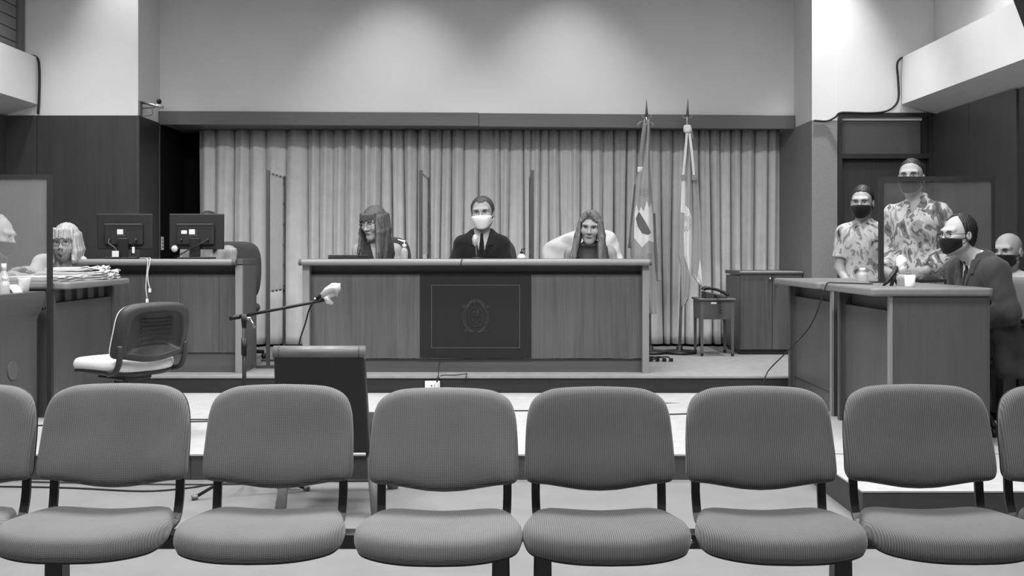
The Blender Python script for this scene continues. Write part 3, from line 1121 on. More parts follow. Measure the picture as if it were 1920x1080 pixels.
def surf_nets(F, xs, ys, zs):
    nx, ny, nz = F.shape
    I = F < 0
    cnt = np.zeros((nx - 1, ny - 1, nz - 1), np.int8)
    for a in (0, 1):
        for b in (0, 1):
            for c in (0, 1):
                cnt += I[a:nx - 1 + a, b:ny - 1 + b, c:nz - 1 + c]
    act = (cnt > 0) & (cnt < 8)
    ci = np.argwhere(act)
    if len(ci) == 0:
        return np.zeros((0, 3)), np.zeros((0, 4), int)
    ids = -np.ones(act.shape, np.int64)
    ids[act] = np.arange(len(ci))
    pos = np.zeros((len(ci), 3))
    num = np.zeros(len(ci))
    cs = [(0, 0, 0), (1, 0, 0), (0, 1, 0), (1, 1, 0), (0, 0, 1), (1, 0, 1), (0, 1, 1), (1, 1, 1)]
    val = [F[ci[:, 0] + a, ci[:, 1] + b, ci[:, 2] + c] for a, b, c in cs]
    for e0 in range(8):
        for bit in (1, 2, 4):
            if e0 & bit:
                continue
            e1 = e0 | bit
            f0, f1 = val[e0], val[e1]
            m = (f0 < 0) != (f1 < 0)
            t = np.where(m, f0 / np.where(m, f0 - f1, 1), 0)
            for k in range(3):
                pos[:, k] += np.where(m, cs[e0][k] + t * (cs[e1][k] - cs[e0][k]), 0)
            num += m
    pos = ci + pos / num[:, None]
    V = np.stack([np.interp(pos[:, k], np.arange(len(a)), a) for k, a in enumerate((xs, ys, zs))], 1)
    Q = []
    for ax in range(3):
        sl0 = [slice(None)] * 3
        sl1 = [slice(None)] * 3
        sl0[ax] = slice(0, -1)
        sl1[ax] = slice(1, None)
        A, B_ = I[tuple(sl0)], I[tuple(sl1)]
        u, v = [(1, 2), (2, 0), (0, 1)][ax]
        ch = A != B_
        inner = [slice(None)] * 3
        e = np.argwhere(ch)
        ok = (e[:, u] > 0) & (e[:, v] > 0) & (e[:, u] < F.shape[u] - 1) & (e[:, v] < F.shape[v] - 1)
        e = e[ok]
        if not len(e):
            continue
        sgn = A[e[:, 0], e[:, 1], e[:, 2]]
        du = np.zeros(3, int)
        dv = np.zeros(3, int)
        du[u] = 1
        dv[v] = 1
        q = [ids[tuple((e - a).T)] for a in (du + dv, dv, 0 * du, du)]
        q = np.stack(q, 1)
        q[~sgn] = q[~sgn][:, ::-1]
        Q.append(q)
    return V, np.concatenate(Q)


def axis(lo, hi, d, fine=()):
    out = [lo]
    while out[-1] < hi:
        x = out[-1]
        s = d
        for a, b, df in fine:
            if a <= x <= b:
                s = min(s, df)
        out.append(x + s)
    return np.array(out)


def smin(a, b, k):
    if k <= 0:
        return np.minimum(a, b)
    h = np.clip(.5 + .5 * (b - a) / k, 0, 1)
    return b + (a - b) * h - k * h * (1 - h)


class Field:
    def __init__(s, xs, ys, zs):
        s.xs, s.ys, s.zs = xs, ys, zs
        s.F = np.full((len(xs), len(ys), len(zs)), .5, np.float32)

    def block(s, lo, hi):
        sl = []
        for a, l, h in zip((s.xs, s.ys, s.zs), lo, hi):
            i0, i1 = np.searchsorted(a, l), np.searchsorted(a, h)
            sl.append(slice(max(0, i0 - 1), min(len(a), i1 + 1)))
        sl = tuple(sl)
        X = s.xs[sl[0]][:, None, None]
        Y = s.ys[sl[1]][None, :, None]
        Z = s.zs[sl[2]][None, None, :]
        return sl, X, Y, Z

    def add(s, prim, off=0.0):
        lo, hi = prim.bb()
        k = prim.k
        mg = off + k + .03
        sl, X, Y, Z = s.block(lo - mg, hi + mg)
        if 0 in s.F[sl].shape:
            return
        d = prim.d(X, Y, Z) - off
        for c in prim.clip:
            d = np.maximum(d, c(X, Y, Z))
        if prim.neg:
            s.F[sl] = -smin(-s.F[sl], d, k)
        else:
            s.F[sl] = smin(s.F[sl], d, k)

    def clipf(s, fn):
        X = s.xs[:, None, None]
        Y = s.ys[None, :, None]
        Z = s.zs[None, None, :]
        s.F = np.maximum(s.F, fn(X, Y, Z)).astype(np.float32)

    def mesh(s):
        return surf_nets(s.F, s.xs, s.ys, s.zs)


class Cap:
    def __init__(s, a, b, ra, rb=None, k=.02, tag='', clip=(), neg=False):
        s.a, s.b = np.array(a, float), np.array(b, float)
        s.ra, s.rb = ra, ra if rb is None else rb
        s.k, s.tag, s.clip, s.neg = k, tag, list(clip), neg

    def bb(s):
        r = max(s.ra, s.rb)
        return np.minimum(s.a, s.b) - r, np.maximum(s.a, s.b) + r

    def d(s, X, Y, Z):
        ab = s.b - s.a
        L = max(ab @ ab, 1e-9)
        px, py, pz = X - s.a[0], Y - s.a[1], Z - s.a[2]
        t = np.clip((px * ab[0] + py * ab[1] + pz * ab[2]) / L, 0, 1)
        return np.sqrt((px - t * ab[0]) ** 2 + (py - t * ab[1]) ** 2 + (pz - t * ab[2]) ** 2) - (s.ra + (s.rb - s.ra) * t)


class Ell:
    def __init__(s, c, r, k=.02, tag='', clip=(), neg=False, M3=None, sc=1.0, org=None):
        s.c, s.r = np.array(c, float), np.array(r, float)
        s.k, s.tag, s.clip, s.neg = k, tag, list(clip), neg
        s.M3 = M3

    def bb(s):
        m = s.r.max() if s.M3 is not None else s.r
        return s.c - m, s.c + m

    def d(s, X, Y, Z):
        p = [X - s.c[0], Y - s.c[1], Z - s.c[2]]
        if s.M3 is not None:
            m = s.M3.T
            p = [m[i, 0] * p[0] + m[i, 1] * p[1] + m[i, 2] * p[2] for i in range(3)]
        r = s.r
        k0 = np.sqrt((p[0] / r[0]) ** 2 + (p[1] / r[1]) ** 2 + (p[2] / r[2]) ** 2)
        k1 = np.sqrt((p[0] / r[0] ** 2) ** 2 + (p[1] / r[1] ** 2) ** 2 + (p[2] / r[2] ** 2) ** 2) + 1e-6
        return k0 * (k0 - 1) / k1


def rot(yaw, pitch=0, roll=0):
    return np.array(Matrix.Rotation(yaw, 3, 'Z') @ Matrix.Rotation(pitch, 3, 'X') @ Matrix.Rotation(roll, 3, 'Y'))


def head_prims(fem=0.0, beard=False):
    """head in its own frame: face towards -y, origin at mid head"""
    j = 1 - .06 * fem
    L = [Ell((0, .014, .032), (.077, .096, .088), .02),
         Ell((0, -.028, -.035), (.060 * j, .066, .084), .035),
         Cap((0, -.070, -.098), (0, -.066, -.094), .021, k=.03)]
    for s in (-1, 1):
        L += [Cap((s * .050 * j, -.004, -.060), (s * .012, -.066, -.098), .019, .016, k=.03),
              Ell((s * .040, -.066, -.022), (.025, .024, .024), .03),
              Cap((s * .048, -.076, .032), (s * .010, -.088, .027), .009, k=.028)]
    for s in (-1, 1):
        L += [Ell((s * .031, -.103, .011), (.018, .020, .012), .014, neg=True)]
    L += [Cap((0, -.090, .016), (0, -.116, -.026), .0075, .0115, k=.012)]
    for s in (-1, 1):
        L += [Ell((s * .012, -.104, -.030), (.009, .010, .008), .008)]
    L += [Cap((-.020, -.089, -.059), (0, -.098, -.057), .0045, .006, k=.007), Cap((.020, -.089, -.059), (0, -.098, -.057), .0045, .006, k=.007),
          Cap((-.015, -.089, -.068), (.015, -.089, -.068), .0065, k=.007)]
    L += [Cap((-.022, -.104, -.0635), (.022, -.104, -.0635), .0060, k=.004, neg=True)]
    for s in (-1, 1):
        L += [Ell((s * .079, .016, -.006), (.009, .020, .031), .006),
              Cap((s * .083, .012, .004), (s * .083, .014, -.008), .006, k=.004, neg=True)]
    return L


def xf(prim, Rm, sc, org):
    """head-frame primitive to body frame"""
    t = lambda p: Rm @ (np.array(p) * sc) + org
    if isinstance(prim, Cap):
        q = Cap(t(prim.a), t(prim.b), prim.ra * sc, prim.rb * sc, prim.k * sc, 'head', (), prim.neg)
    else:
        q = Ell(t(prim.c), prim.r * sc, prim.k * sc, 'head', (), prim.neg, Rm)
    return q


def hand_prims(wr, d, n, side, curl=.5, sc=1.0, spread=.2, tag='hand'):
    """palm, four bent fingers of different length and a thumb from the side
    d: finger direction, n: palm-facing normal, side: +1/-1 thumb side"""
    d = np.array(d, float) / np.linalg.norm(d)
    n = np.array(n, float)
    n = n - d * (n @ d)
    n /= np.linalg.norm(n)
    s = np.cross(d, n) * side
    wr = np.array(wr, float)
    L = [Cap(wr, wr + d * .03 * sc, .024 * sc, .026 * sc, .02, tag)]
    for k, u in enumerate((-.027, -.009, .009, .027)):
        L.append(Cap(wr + d * .03 * sc + s * u * .7 * sc, wr + d * .088 * sc + s * u * sc, .0135 * sc, .0115 * sc, .012, tag))
    for u, ln in ((.029, .062), (.010, .072), (-.010, .068), (-.028, .052)):
        b = wr + d * .088 * sc + s * u * sc
        p, dd = b, d.copy()
        for seg, fr in enumerate((.42, .33, .25)):
            an = curl * (.55, .75, .6)[seg]
            dd = dd * math.cos(an) + n * math.sin(an)
            dd = dd / np.linalg.norm(dd) + s * u * spread * 3 * (seg == 0)
            nn = n - dd * (n @ dd)
            e = p + dd / np.linalg.norm(dd) * ln * fr * sc
            L.append(Cap(p, e, (.0092 - .0006 * seg) * sc, (.0086 - .0006 * seg) * sc, .004, tag))
            p = e
            n_ = n
    tb = wr + d * .028 * sc + s * .026 * sc
    td = d * .62 + s * .62 + n * .45 * (.3 + curl)
    td /= np.linalg.norm(td)
    te = tb + td * .045 * sc
    td2 = td * .8 + d * .5
    td2 /= np.linalg.norm(td2)
    L += [Cap(tb, te, .0135 * sc, .0105 * sc, .008, tag), Cap(te, te + td2 * .034 * sc, .0102 * sc, .0085 * sc, .004, tag)]
    return L


SEAT = dict(pel=(0, .04, .53), wai=(0, .03, .68), che=(0, .0, .87), nek=(0, .0, 1.035), hed=(0, -.03, 1.185),
            sh=(.170, .0, .985), el=(.235, -.07, .74), wr=(.15, -.29, .80), hd=(-.35, -1, 0), pn=(0, 0, -1),
            hip=(.085, .02, .515), kn=(.11, -.40, .50), an=(.11, -.36, .085))
STAND = dict(pel=(0, .0, .95), wai=(0, .0, 1.08), che=(0, .0, 1.28), nek=(0, .01, 1.455), hed=(0, -.02, 1.61),
             sh=(.180, .0, 1.40), el=(.25, .03, 1.12), wr=(.16, -.16, .98), hd=(-1, -.2, -.2), pn=(0, 1, 0),
             hip=(.09, .0, .92), kn=(.10, -.01, .50), an=(.11, .02, .085))


def sided(P_, k, s):
    kk = k + ('0' if s < 0 else '1')
    if kk in P_:
        return np.array(P_[kk], float)
    v = np.array(P_[k], float)
    return v * np.array((s, 1, 1))


MS = {}


def skin(v):
    if v not in MS:
        m, nt, b = base_mat('skin_%d' % int(v * 1000), .55, .35)
        f = noise(nt, coords(nt, (1, 1, 1)), 22, 3)
        nt.links.new(ramp(nt, f, [(.3, v * .93), (.7, v * 1.06)]), b.inputs['Base Color'])
        b.inputs['Subsurface Weight'].default_value = .08
        b.inputs['Subsurface Radius'].default_value = (.01, .01, .01)
        MS[v] = m
    return MS[v]


M['eye_w'] = plain('eye_white', .5, .3, .5, .02)
M['iris'] = plain('iris_dark', .02, .3, .5, .02)
M['brow'] = plain('eyebrow_hair', .06, .8, .2, .2)
M['lip'] = plain('lip_skin', .16, .5, .4, .05)
M['mask_w'] = cloth('white_mask_cloth', .82, .03)
M['mask_b'] = cloth('black_mask_cloth', .010, .1)
M['mask_p'] = camo('printed_mask_cloth', [(0, .06), (.40, .22), (.5, .30), (.64, .2)], 30)
M['suit'] = cloth('dark_suit_cloth', .014, .12)
M['suit_g'] = cloth('grey_suit_cloth', .045, .12)
M['shirt_g'] = cloth('pale_shirt', .42, .04)
M['shirt_w'] = cloth('white_shirt', .74, .04)
M['tie_d'] = cloth('dark_tie', .010, .1)
M['dress_d'] = cloth('dark_dress', .035, .12)
M['dress_m'] = cloth('grey_dress', .075, .1)
M['top_l'] = cloth('pale_blouse', .55, .05)
M['stripe'] = wood('striped_blouse', .34, .5, 'z', .9, .8, .1)
M['trousers'] = cloth('dark_trousers', .016, .1)
M['camo'] = camo('camouflage_cloth', [(0, .03), (.39, .13), (.465, .48), (.57, .26), (.655, .06)], 8)
M['camo_t'] = camo('camouflage_cloth_pale', [(0, .04), (.38, .22), (.46, .46), (.60, .28), (.67, .07)], 8)
M['hair_d'] = hairmat('dark_hair', .018)
M['hair_m'] = hairmat('brown_hair', .095, .5)
M['hair_mm'] = hairmat('greying_hair', .05, .4)
M['hair_w'] = hairmat('light_brown_hair', .15, .5)
M['hair_b'] = hairmat('blonde_hair', .36, .4)


def person(label, loc, rotz, pose, base=SEAT, hs=1.05, yaw=0, pitch=0, roll=0, fem=0, sk=.34, hair=None, hairm=None,
           mask=None, layers=(), glasses=None, sc=1.0, hands=True, res=.0085, head_res=.0052, legs='trousers', brows=True, bulk=.94, hands_fine=False, curl=.5):
    Q = dict(base)
    Q.update(pose)
    g = lambda k: np.array(Q[k], float)
    Rm = rot(yaw, pitch, roll)
    hed = g('hed')
    pr = []
    bw = bulk * (1 - .10 * fem)
    pr += [Ell(g('pel'), (.165 * bulk, .120, .115), .05, 'torso'), Ell(g('wai'), (.140 * bw, .102 * bulk, .15), .06, 'torso'),
           Ell(g('che'), (.160 * bw, .112, .185), .05, 'torso')]
    if fem:
        for s in (-1, 1):
            pr.append(Ell(g('che') + (s * .07, -.085, -.03), (.062, .055, .06), .04, 'torso'))
    nk = g('nek')
    for s in (-1, 1):
        sh, el, wr = sided(Q, 'sh', s), sided(Q, 'el', s), sided(Q, 'wr', s)
        st = str((s + 1) // 2)
        pr += [Cap(nk + (0, .015, -.015), sh + (0, .005, .0), .042, .048 * bw, .05, 'torso'),
               Cap(g('che') + (s * .07, .01, .05), sh, .075, .052 * bw, .05, 'torso')]
        pr += [Cap(sh, el, .050 * bw, .040 * bw, .03, 'ua' + st), Cap(el, wr, .041 * bw, .027, .02, 'fa' + st)]
        hp, kn, an = sided(Q, 'hip', s), sided(Q, 'kn', s), sided(Q, 'an', s)
        pr += [Cap(hp, kn, .085, .058, .04, 'leg'), Cap(kn, an, .056, .038, .02, 'leg'),
               Cap(an + (0, 0, -.03), an + (0, -.15, -.05), .042, .032, .02, 'foot')]
        if hands:
            pr += hand_prims(wr, sided(Q, 'hd', s), sided(Q, 'pn', s), -s if Q.get('hflip') else s, Q.get('curl' + st, curl), 1.0, tag='hand')
    nd = hed + Rm @ (np.array((0, .022, -.075)) * hs) 
    pr += [Cap(nk + (0, .01, -.03), nd, .060 * (1 - .14 * fem), .054 * (1 - .12 * fem), .03, 'neck')]
    HP = head_prims(fem)
    pr += [xf(p, Rm, hs, hed) for p in HP]
    lo = np.min([p.bb()[0] for p in pr if not p.neg], 0) - .03
    hi = np.max([p.bb()[1] for p in pr if not p.neg], 0) + .03
    hb = .13 * hs
    fx, fy, fz = [(hed[0] - hb, hed[0] + hb, head_res)], [(hed[1] - hb, hed[1] + hb, head_res)], [(hed[2] - .15 * hs, hed[2] + hb, head_res)]
    if hands_fine:
        for p in pr:
            if p.tag == 'hand':
                l, h = p.bb()
                fx.append((l[0] - .01, h[0] + .01, .006))
                fy.append((l[1] - .01, h[1] + .01, .006))
                fz.append((l[2] - .01, h[2] + .01, .006))
    zlow = nk[2] - .55
    xs = axis(lo[0], hi[0], res, fx)
    ys = axis(lo[1], hi[1], res, fy)
    zs = np.concatenate([axis(lo[2], zlow, .016)[:-1], axis(zlow, hi[2], res, fz)])
    fld = Field(xs, ys, zs)
    for p in pr:
        fld.add(p)
    V, F = fld.mesh()
    body = mk('person', V, F, skin(sk), None, True)
    body.location = loc
    body.rotation_euler = (0, 0, rotz)
    body.scale = (sc, sc, sc)
    tag(body, label, 'person')
    OFF[body.name] = Vector((0, 0, 0))
    toB = lambda A: (A * hs) @ Rm.T + hed

    # clothing: offset copies of the body primitives, cut to shape
    for ly in layers:
        f2 = Field(axis(lo[0] - .04, hi[0] + .04, res), axis(lo[1] - .04, hi[1] + .04, res),
                   np.concatenate([axis(lo[2] - .02, zlow, .016)[:-1], axis(zlow, nk[2] + .16, res)]))
        off = ly.get('off', .012)
        for p in pr:
            if p.tag in ly['tags']:
                if p.tag in ('fa0', 'fa1', 'ua0', 'ua1') and ('sleeve' in ly):
                    fr_ = ly['sleeve'] if p.tag[:2] == ly['sleeve_on'] else 1.0
                    e = p.a + (p.b - p.a) * fr_
                    dv = (p.b - p.a) / np.linalg.norm(p.b - p.a)
                    rb = p.ra + (p.rb - p.ra) * fr_
                    q = Cap(p.a, e + dv * .03, p.ra + ly.get('loose', 0), rb + ly.get('loose', 0), .02, p.tag,
                            [] if fr_ == 1.0 else [lambda X, Y, Z, e=e, dv=dv: (X - e[0]) * dv[0] + (Y - e[1]) * dv[1] + (Z - e[2]) * dv[2]])
                    f2.add(q, off)
                else:
                    f2.add(p, off)
        for p in ly.get('extra', ()):
            f2.add(p)
        for c in ly.get('clips', ()):
            f2.clipf(c)
        if ly.get('wrinkle'):
            a = ly['wrinkle']
            X, Y, Z = f2.xs[:, None, None], f2.ys[None, :, None], f2.zs[None, None, :]
            wv = a * np.sin(38 * Z + 14 * X + 5 * np.sin(17 * X + 11 * Y)) * np.sin(23 * X - 19 * Z + 2)
            f2.F = (f2.F + wv).astype(np.float32)
        v2, q2 = f2.mesh()
        if len(v2):
            mk(ly['name'], v2, q2, ly['mat'], body, True)

    # hair
    def hfield(prims, clips=(), off=0.0, rs=.0055, streak=0):
        l = np.min([p.bb()[0] for p in prims], 0) - .03
        h = np.max([p.bb()[1] for p in prims], 0) + .03
        f3 = Field(axis(l[0], h[0], rs), axis(l[1], h[1], rs), axis(l[2], h[2], rs))
        for p in prims:
            f3.add(p, off)
        if streak:
            X, Y, Z = f3.xs[:, None, None], f3.ys[None, :, None], f3.zs[None, None, :]
            az = np.arctan2(X, -(Y - .02))
            f3.F = (f3.F + streak * (np.sin(46 * az + 1.1 * np.sin(21 * Z + 3 * az)) + .7 * np.sin(29 * az - .8 * np.sin(14 * Z)))).astype(np.float32)
        for c in clips:
            f3.clipf(c)
        return f3.mesh()
    if hair:
        prims, clips, stk = hair
        v3, q3 = hfield(prims, clips, streak=stk)
        mk('hair', toB(v3), q3, hairm, body, True)
    # eyes and brows
    for s in (-1, 1):
        v, f = spherev((s * .031, -.0790, .011), (.0135, .0125, .0095), 12, 8)
        e = mk('eye', toB(np.array(v)), f, M['eye_w'], body, True)
        v, f = spherev((s * .031 , -.0885, .011), (.0060, .0035, .0060), 10, 6)
        mk('iris', toB(np.array(v)), f, M['iris'], e, True)
        v, f = tubev([(s * .016, -.0985, .024), (s * .032, -.0985, .029), (s * .048, -.090, .025)], [.0028, .0032, .0018], 6, 3)
        if brows:
            mk('eyebrow', toB(np.array([tuple(p) for p in v])), f, hairm if hairm and brows != 'dark' else M['brow'], body, True)
        v, f = tubev([(s * .018, -.0945, .0145), (s * .031, -.0965, .0195), (s * .045, -.089, .0140)], [.0018, .0022, .0015], 6, 3)
        mk('eyelid', toB(np.array([tuple(p) for p in v])), f, M['brow'], body, True)
    if not mask:
        v, f = tubev([(-.021, -.0935, -.0625), (-.008, -.1015, -.0605), (.008, -.1015, -.0605), (.021, -.0935, -.0625)], [.0018, .0046, .0046, .0018], 8, 3)
        mk('lips', toB(np.array([tuple(p) for p in v])), f, M['lip'], body, True)
    if mask:
        mm, zt, zb = mask
        cl = [lambda X, Y, Z: Z - (zt + (Y + .11) * -.10), lambda X, Y, Z: (zb + (Y + .10) * .62) - Z,
              lambda X, Y, Z: Y + .028 + 0 * X]
        ext = [Ell((0, -.080, -.045), (.045, .040, .055), .03)]
        v3, q3 = hfield([p for p in HP if not p.neg][:9] + [Cap((0, -.095, .0), (0, -.112, -.03), .010, .013, k=.03)] + ext, cl, .006)
        o = mk('face_mask', toB(v3), q3, mm, body, True)
        for s in (-1, 1):
            for z in (-.025, -.065):
                v, f = tubev([(s * .058, -.036, z), (s * .076, -.01, z * .6 - .004), (s * .082, .022, -.008 if z > -.04 else -.020)], .0022, 5, 3)
                mk('ear_loop', toB(np.array([tuple(p) for p in v])), f, mm, o, True)
    if glasses:
        m_ = MB()
        for s in (-1, 1):
            ring = [(s * (.033 + .025 * math.copysign(abs(math.cos(a)) ** .6, math.cos(a))), -.115 + .008 * abs(math.cos(a)), .004 + .015 * math.copysign(abs(math.sin(a)) ** .6, math.sin(a))) for a in np.linspace(0, 2 * math.pi, 21)]
            m_.tube(ring, .0020, 5)
            m_.tube([(s * .058, -.108, .008), (s * .080, -.06, .010), (s * .083, .01, .008)], .0020, 5)
        m_.tube([(-.009, -.118, .010), (0, -.121, .013), (.009, -.118, .010)], .0020, 5)
        o = mk('glasses', toB(np.array(m_.v)), m_.f, glasses, body, True)
    return body


# hair recipes (head frame)
def hairline(tab, jag=.0035, ph=0.0):
    ta = [p[0] for p in tab]
    tz = [p[1] for p in tab]

    def fn(X, Y, Z):
        az = np.arctan2(np.abs(X), -(Y - .012))
        az2 = np.arctan2(X, -(Y - .012))
        return np.interp(az, ta, tz) + jag * np.sin(37 * az2 + ph) + jag * .7 * np.sin(83 * az2 + 1) - Z
    return fn


H_SHORT = [(0, .086), (.45, .086), (.75, .074), (1.05, .056), (1.22, .020), (1.32, -.022), (1.48, -.018), (1.55, .022), (1.85, .022), (2.05, -.035), (2.5, -.08), (3.15, -.092)]
H_RECEDE = [(0, .078), (.25, .080), (.55, .096), (.85, .074), (1.05, .048), (1.2, .010), (1.32, -.020), (1.48, -.018), (1.55, .018), (1.85, .018), (2.05, -.04), (2.5, -.09), (3.15, -.10)]
H_BALD = [(0, .16), (.55, .15), (.80, .118), (1.0, .098), (1.15, .062), (1.28, .000), (1.36, -.022), (1.5, -.018), (1.56, .016), (1.85, .010), (2.05, -.05), (2.5, -.105), (3.15, -.12)]


def short_hair(tab=H_SHORT, top=.006, side=.0, z0=-.2):
    prims = [Ell((0, .026, .040), (.081 + side, .098 + side, .090 + top), .01), Ell((0, .045, -.03), (.068, .072, .085), .04)]
    return prims, [hairline(tab)], .0016


def strands(seed, sides, ztip, n=9, spread=(0, 0), thick=.014, fwd=0.0, k=.011):
    rnd = random.Random(seed)
    prims = [Ell((0, .018, .038), (.084, .104, .095), .01)]
    fw = lambda p: (p[0], p[1] + fwd * min(0, p[2] + .02), p[2])
    for s in sides:
        for i in range(n):
            t = i / (n - 1)
            y0 = -.055 + .15 * t
            x0 = s * (.073 - .02 * abs(t - .45))
            zt = ztip + rnd.uniform(-.035, .035)
            x1 = s * (.075 + spread[0] * rnd.uniform(.5, 1.1))
            x2 = s * (.070 + spread[1] * rnd.uniform(.4, 1.2))
            yb = y0 * .85 - (.02 if t < .5 else .0)
            zm = (zt - .06) / 2 - .03
            prims.append(Cap((x0, y0, .045), fw((x1, yb, -.06)), thick * 1.3, thick * 1.5, k))
            prims.append(Cap(fw((x1, yb, -.06)), fw((x1 + (x2 - x1) * .6, yb - .012, zm)), thick * 1.5, thick * 1.3, k))
            prims.append(Cap(fw((x1 + (x2 - x1) * .6, yb - .012, zm)), fw((x2, yb - .03, zt)), thick * 1.3, thick * .45, k * .6))
    return prims


def face_open(wx=.056, z0=.055, xo=0.0, low=-.5, arch=1.0):
    """keep hair out of the face: opening of half-width wx below z0"""
    def fn(X, Y, Z):
        w_ = wx - .012 * np.clip((-.06 - Z) / .08, 0, 1.6)
        inside = np.maximum(np.maximum(np.abs(X - xo) - w_, Z - (z0 - 6 * arch * (X - xo) ** 2 + .003 * np.sin(160 * X))), Y + .035)
        return -inside
    return fn


def vneck(zv, slope, y=.0, xo=0.0):
    return lambda X, Y, Z: -np.maximum(np.abs(X - xo) - slope * (Z - zv), Y - y)


def above(z):
    return lambda X, Y, Z: z - Z + 0 * X


def below(z):
    return lambda X, Y, Z: Z - z + 0 * X


ARMS = ['ua0', 'ua1', 'fa0', 'fa1']
TR = dict(name='trousers', mat=M['trousers'], tags=['leg'], off=.012, clips=())


def trousers(mat, ztop, z0=.07):
    return dict(name='trousers', mat=mat, tags=['leg', 'torso'], off=.010, clips=[below(ztop), above(z0)])


SHOES = dict(name='shoes', mat=M['black_pl'], tags=['foot'], off=.008)


def collar(nk, h=.055, r=.066, dy=-.012):
    nk = np.array(nk, float)
    return [Cap(nk + (0, .008, -.03), nk + (0, .008 + dy, h), r, r - .004, .015, clip=[lambda X, Y, Z: Z - (nk[2] + h * .75 + .35 * (Y - nk[1]))])]


def suit_layers(nk, mat, shirt, tie, zv, lap=True, z0=.50, ch=.055, tails=()):
    return [dict(name='shirt', mat=shirt, tags=['torso'], off=.005, extra=collar(nk, ch), clips=[above(nk[2] - .40), lambda X, Y, Z: -np.maximum(np.maximum(np.abs(X) - .9 * (Z - nk[2] + .022), Y - nk[1] + .01), nk[2] - .03 - Z)]),
            dict(name='jacket', mat=mat, tags=['torso'] + ARMS, off=.017, sleeve=.96, sleeve_on='fa', loose=.008,
                 extra=[Cap(np.array(nk) + (-.05, .03, -.02), np.array(nk) + (.05, .03, -.02), .062, k=.03)] + list(tails),
                 clips=[above(z0), vneck(zv, .27, nk[1] + .035), lambda X, Y, Z: Z - (nk[2] + .055 + .3 * (Y - nk[1]))], wrinkle=.0022),
            dict(name='lapels', mat=mat, tags=['torso'], off=.025,
                 clips=[vneck(zv, .27, nk[1] + .035), above(zv - .01), below(nk[2] - .01), lambda X, Y, Z: np.abs(X) - .27 * (Z - zv) - .012 - .16 * (Z - zv) * (Z < nk[2] - .10) - .045 * (Z >= nk[2] - .10), lambda X, Y, Z: Y - nk[1] + .02 + 0 * X]),
            dict(name='tie', mat=tie, tags=['torso'], off=.012,
                 extra=[Ell(np.array(nk) + (0, -.064, -.022), (.020, .016, .020), .008)],
                 clips=[lambda X, Y, Z: np.abs(X) - np.clip(.012 + .10 * (nk[2] - .02 - Z), .010, .040) , above(nk[2] - .38), below(nk[2] - .004), lambda X, Y, Z: Y - nk[1] + .02 + 0 * X])]


# 1 judge, centre: dark suit, white mask
pz = dict(nek=(0, 0, 1.045), hed=(.004, -.035, 1.20), sh=(.155, 0, .952), el0=(-.232, -.07, .72), el1=(.205, -.07, .72), wr0=(-.13, -.21, .675), wr1=(.11, -.21, .675))
person('person in dark suit, tie and white mask seated at the bench centre', (-.222, 8.66, H2), 0, pz, hs=1.10, yaw=R(-6), pitch=R(2), roll=R(-3), sk=.30,
       hair=short_hair(H_RECEDE, .004, .006), hairm=M['hair_mm'], mask=(M['mask_w'], -.012, -.112), brows='dark',
       layers=suit_layers((0, 0, 1.045), M['suit'], M['shirt_g'], M['tie_d'], .82) + [trousers(M['trousers'], .64), SHOES])

# 2 judge, left: long hair with fringe, glasses, dark sleeveless dress, looking down to her right
pz = dict(nek=(0, -.02, .985), hed=(-.018, -.065, 1.125), sh=(.148, -.01, .905), che=(0, -.01, .80), wai=(0, .02, .66), el=(.205, -.06, .69), wr=(.12, -.22, .675))
hp = strands(5, (1,), -.285, 10, (.010, .03), .013, .30) + strands(6, (-1,), -.24, 6, (.0, .004), .010, .34)[1:]
fringe = [Cap((x, -.094 + 9 * x * x, .080), (x * 1.12 - .006, -.106 + 9 * x * x, .026), .015, .008, .006) for x in np.linspace(-.055, .060, 8)]
person('person with long brown hair, glasses and dark sleeveless dress seated at the bench', (-1.072, 8.66, H2), 0, pz, hs=1.06, yaw=R(-30), pitch=R(14), fem=1, sk=.40,
       hair=(hp + fringe, [face_open(.060, .036, -.010, arch=.5)], .0022), hairm=M['hair_m'], glasses=M['chrome'],
       layers=[dict(name='dress', mat=M['dress_d'], tags=['torso'], off=.008, clips=[above(.40), vneck(.80, .30, -.02), lambda X, Y, Z: np.abs(X) - .155 + .15 * np.maximum(0, Z - .86), below(.975)]),
               trousers(M['dress_d'], .62), SHOES])

# 3 judge, right: long light brown hair, leaning forward
pz = dict(nek=(0, -.07, .955), hed=(-.005, -.125, 1.09), sh=(.155, -.05, .885), che=(0, -.035, .78), wai=(0, .02, .65), el=(.235, -.08, .69), wr=(.14, -.24, .675))
hp = strands(8, (1, -1), -.34, 12, (.016, .065), .014, .22)
fr2 = [Cap((-.012, -.070, .118), (.052 + .006 * i, -.078 + .02 * i, .060 - .022 * i), .012, .010, .012) for i in range(3)]
fr2 += [Cap((-.014, -.070, .118), (-.064 - .004 * i, -.066 + .02 * i, .050 - .022 * i), .011, .010, .012) for i in range(3)]
person('person with long light brown hair and sleeveless grey dress in front of the white jacket', (.657, 8.70, H2), 0, pz, hs=1.06, yaw=R(-9), pitch=R(9), roll=R(4), fem=1, sk=.36,
       hair=(hp + fr2, [face_open(.056, .074, -.012, arch=2.2)], .0022), hairm=M['hair_w'],
       layers=[dict(name='dress', mat=M['dress_m'], tags=['torso'], off=.008, clips=[above(.40), lambda X, Y, Z: np.abs(X) - .150 + .15 * np.maximum(0, Z - .84), below(.945)]),
               trousers(M['dress_m'], .62), SHOES])

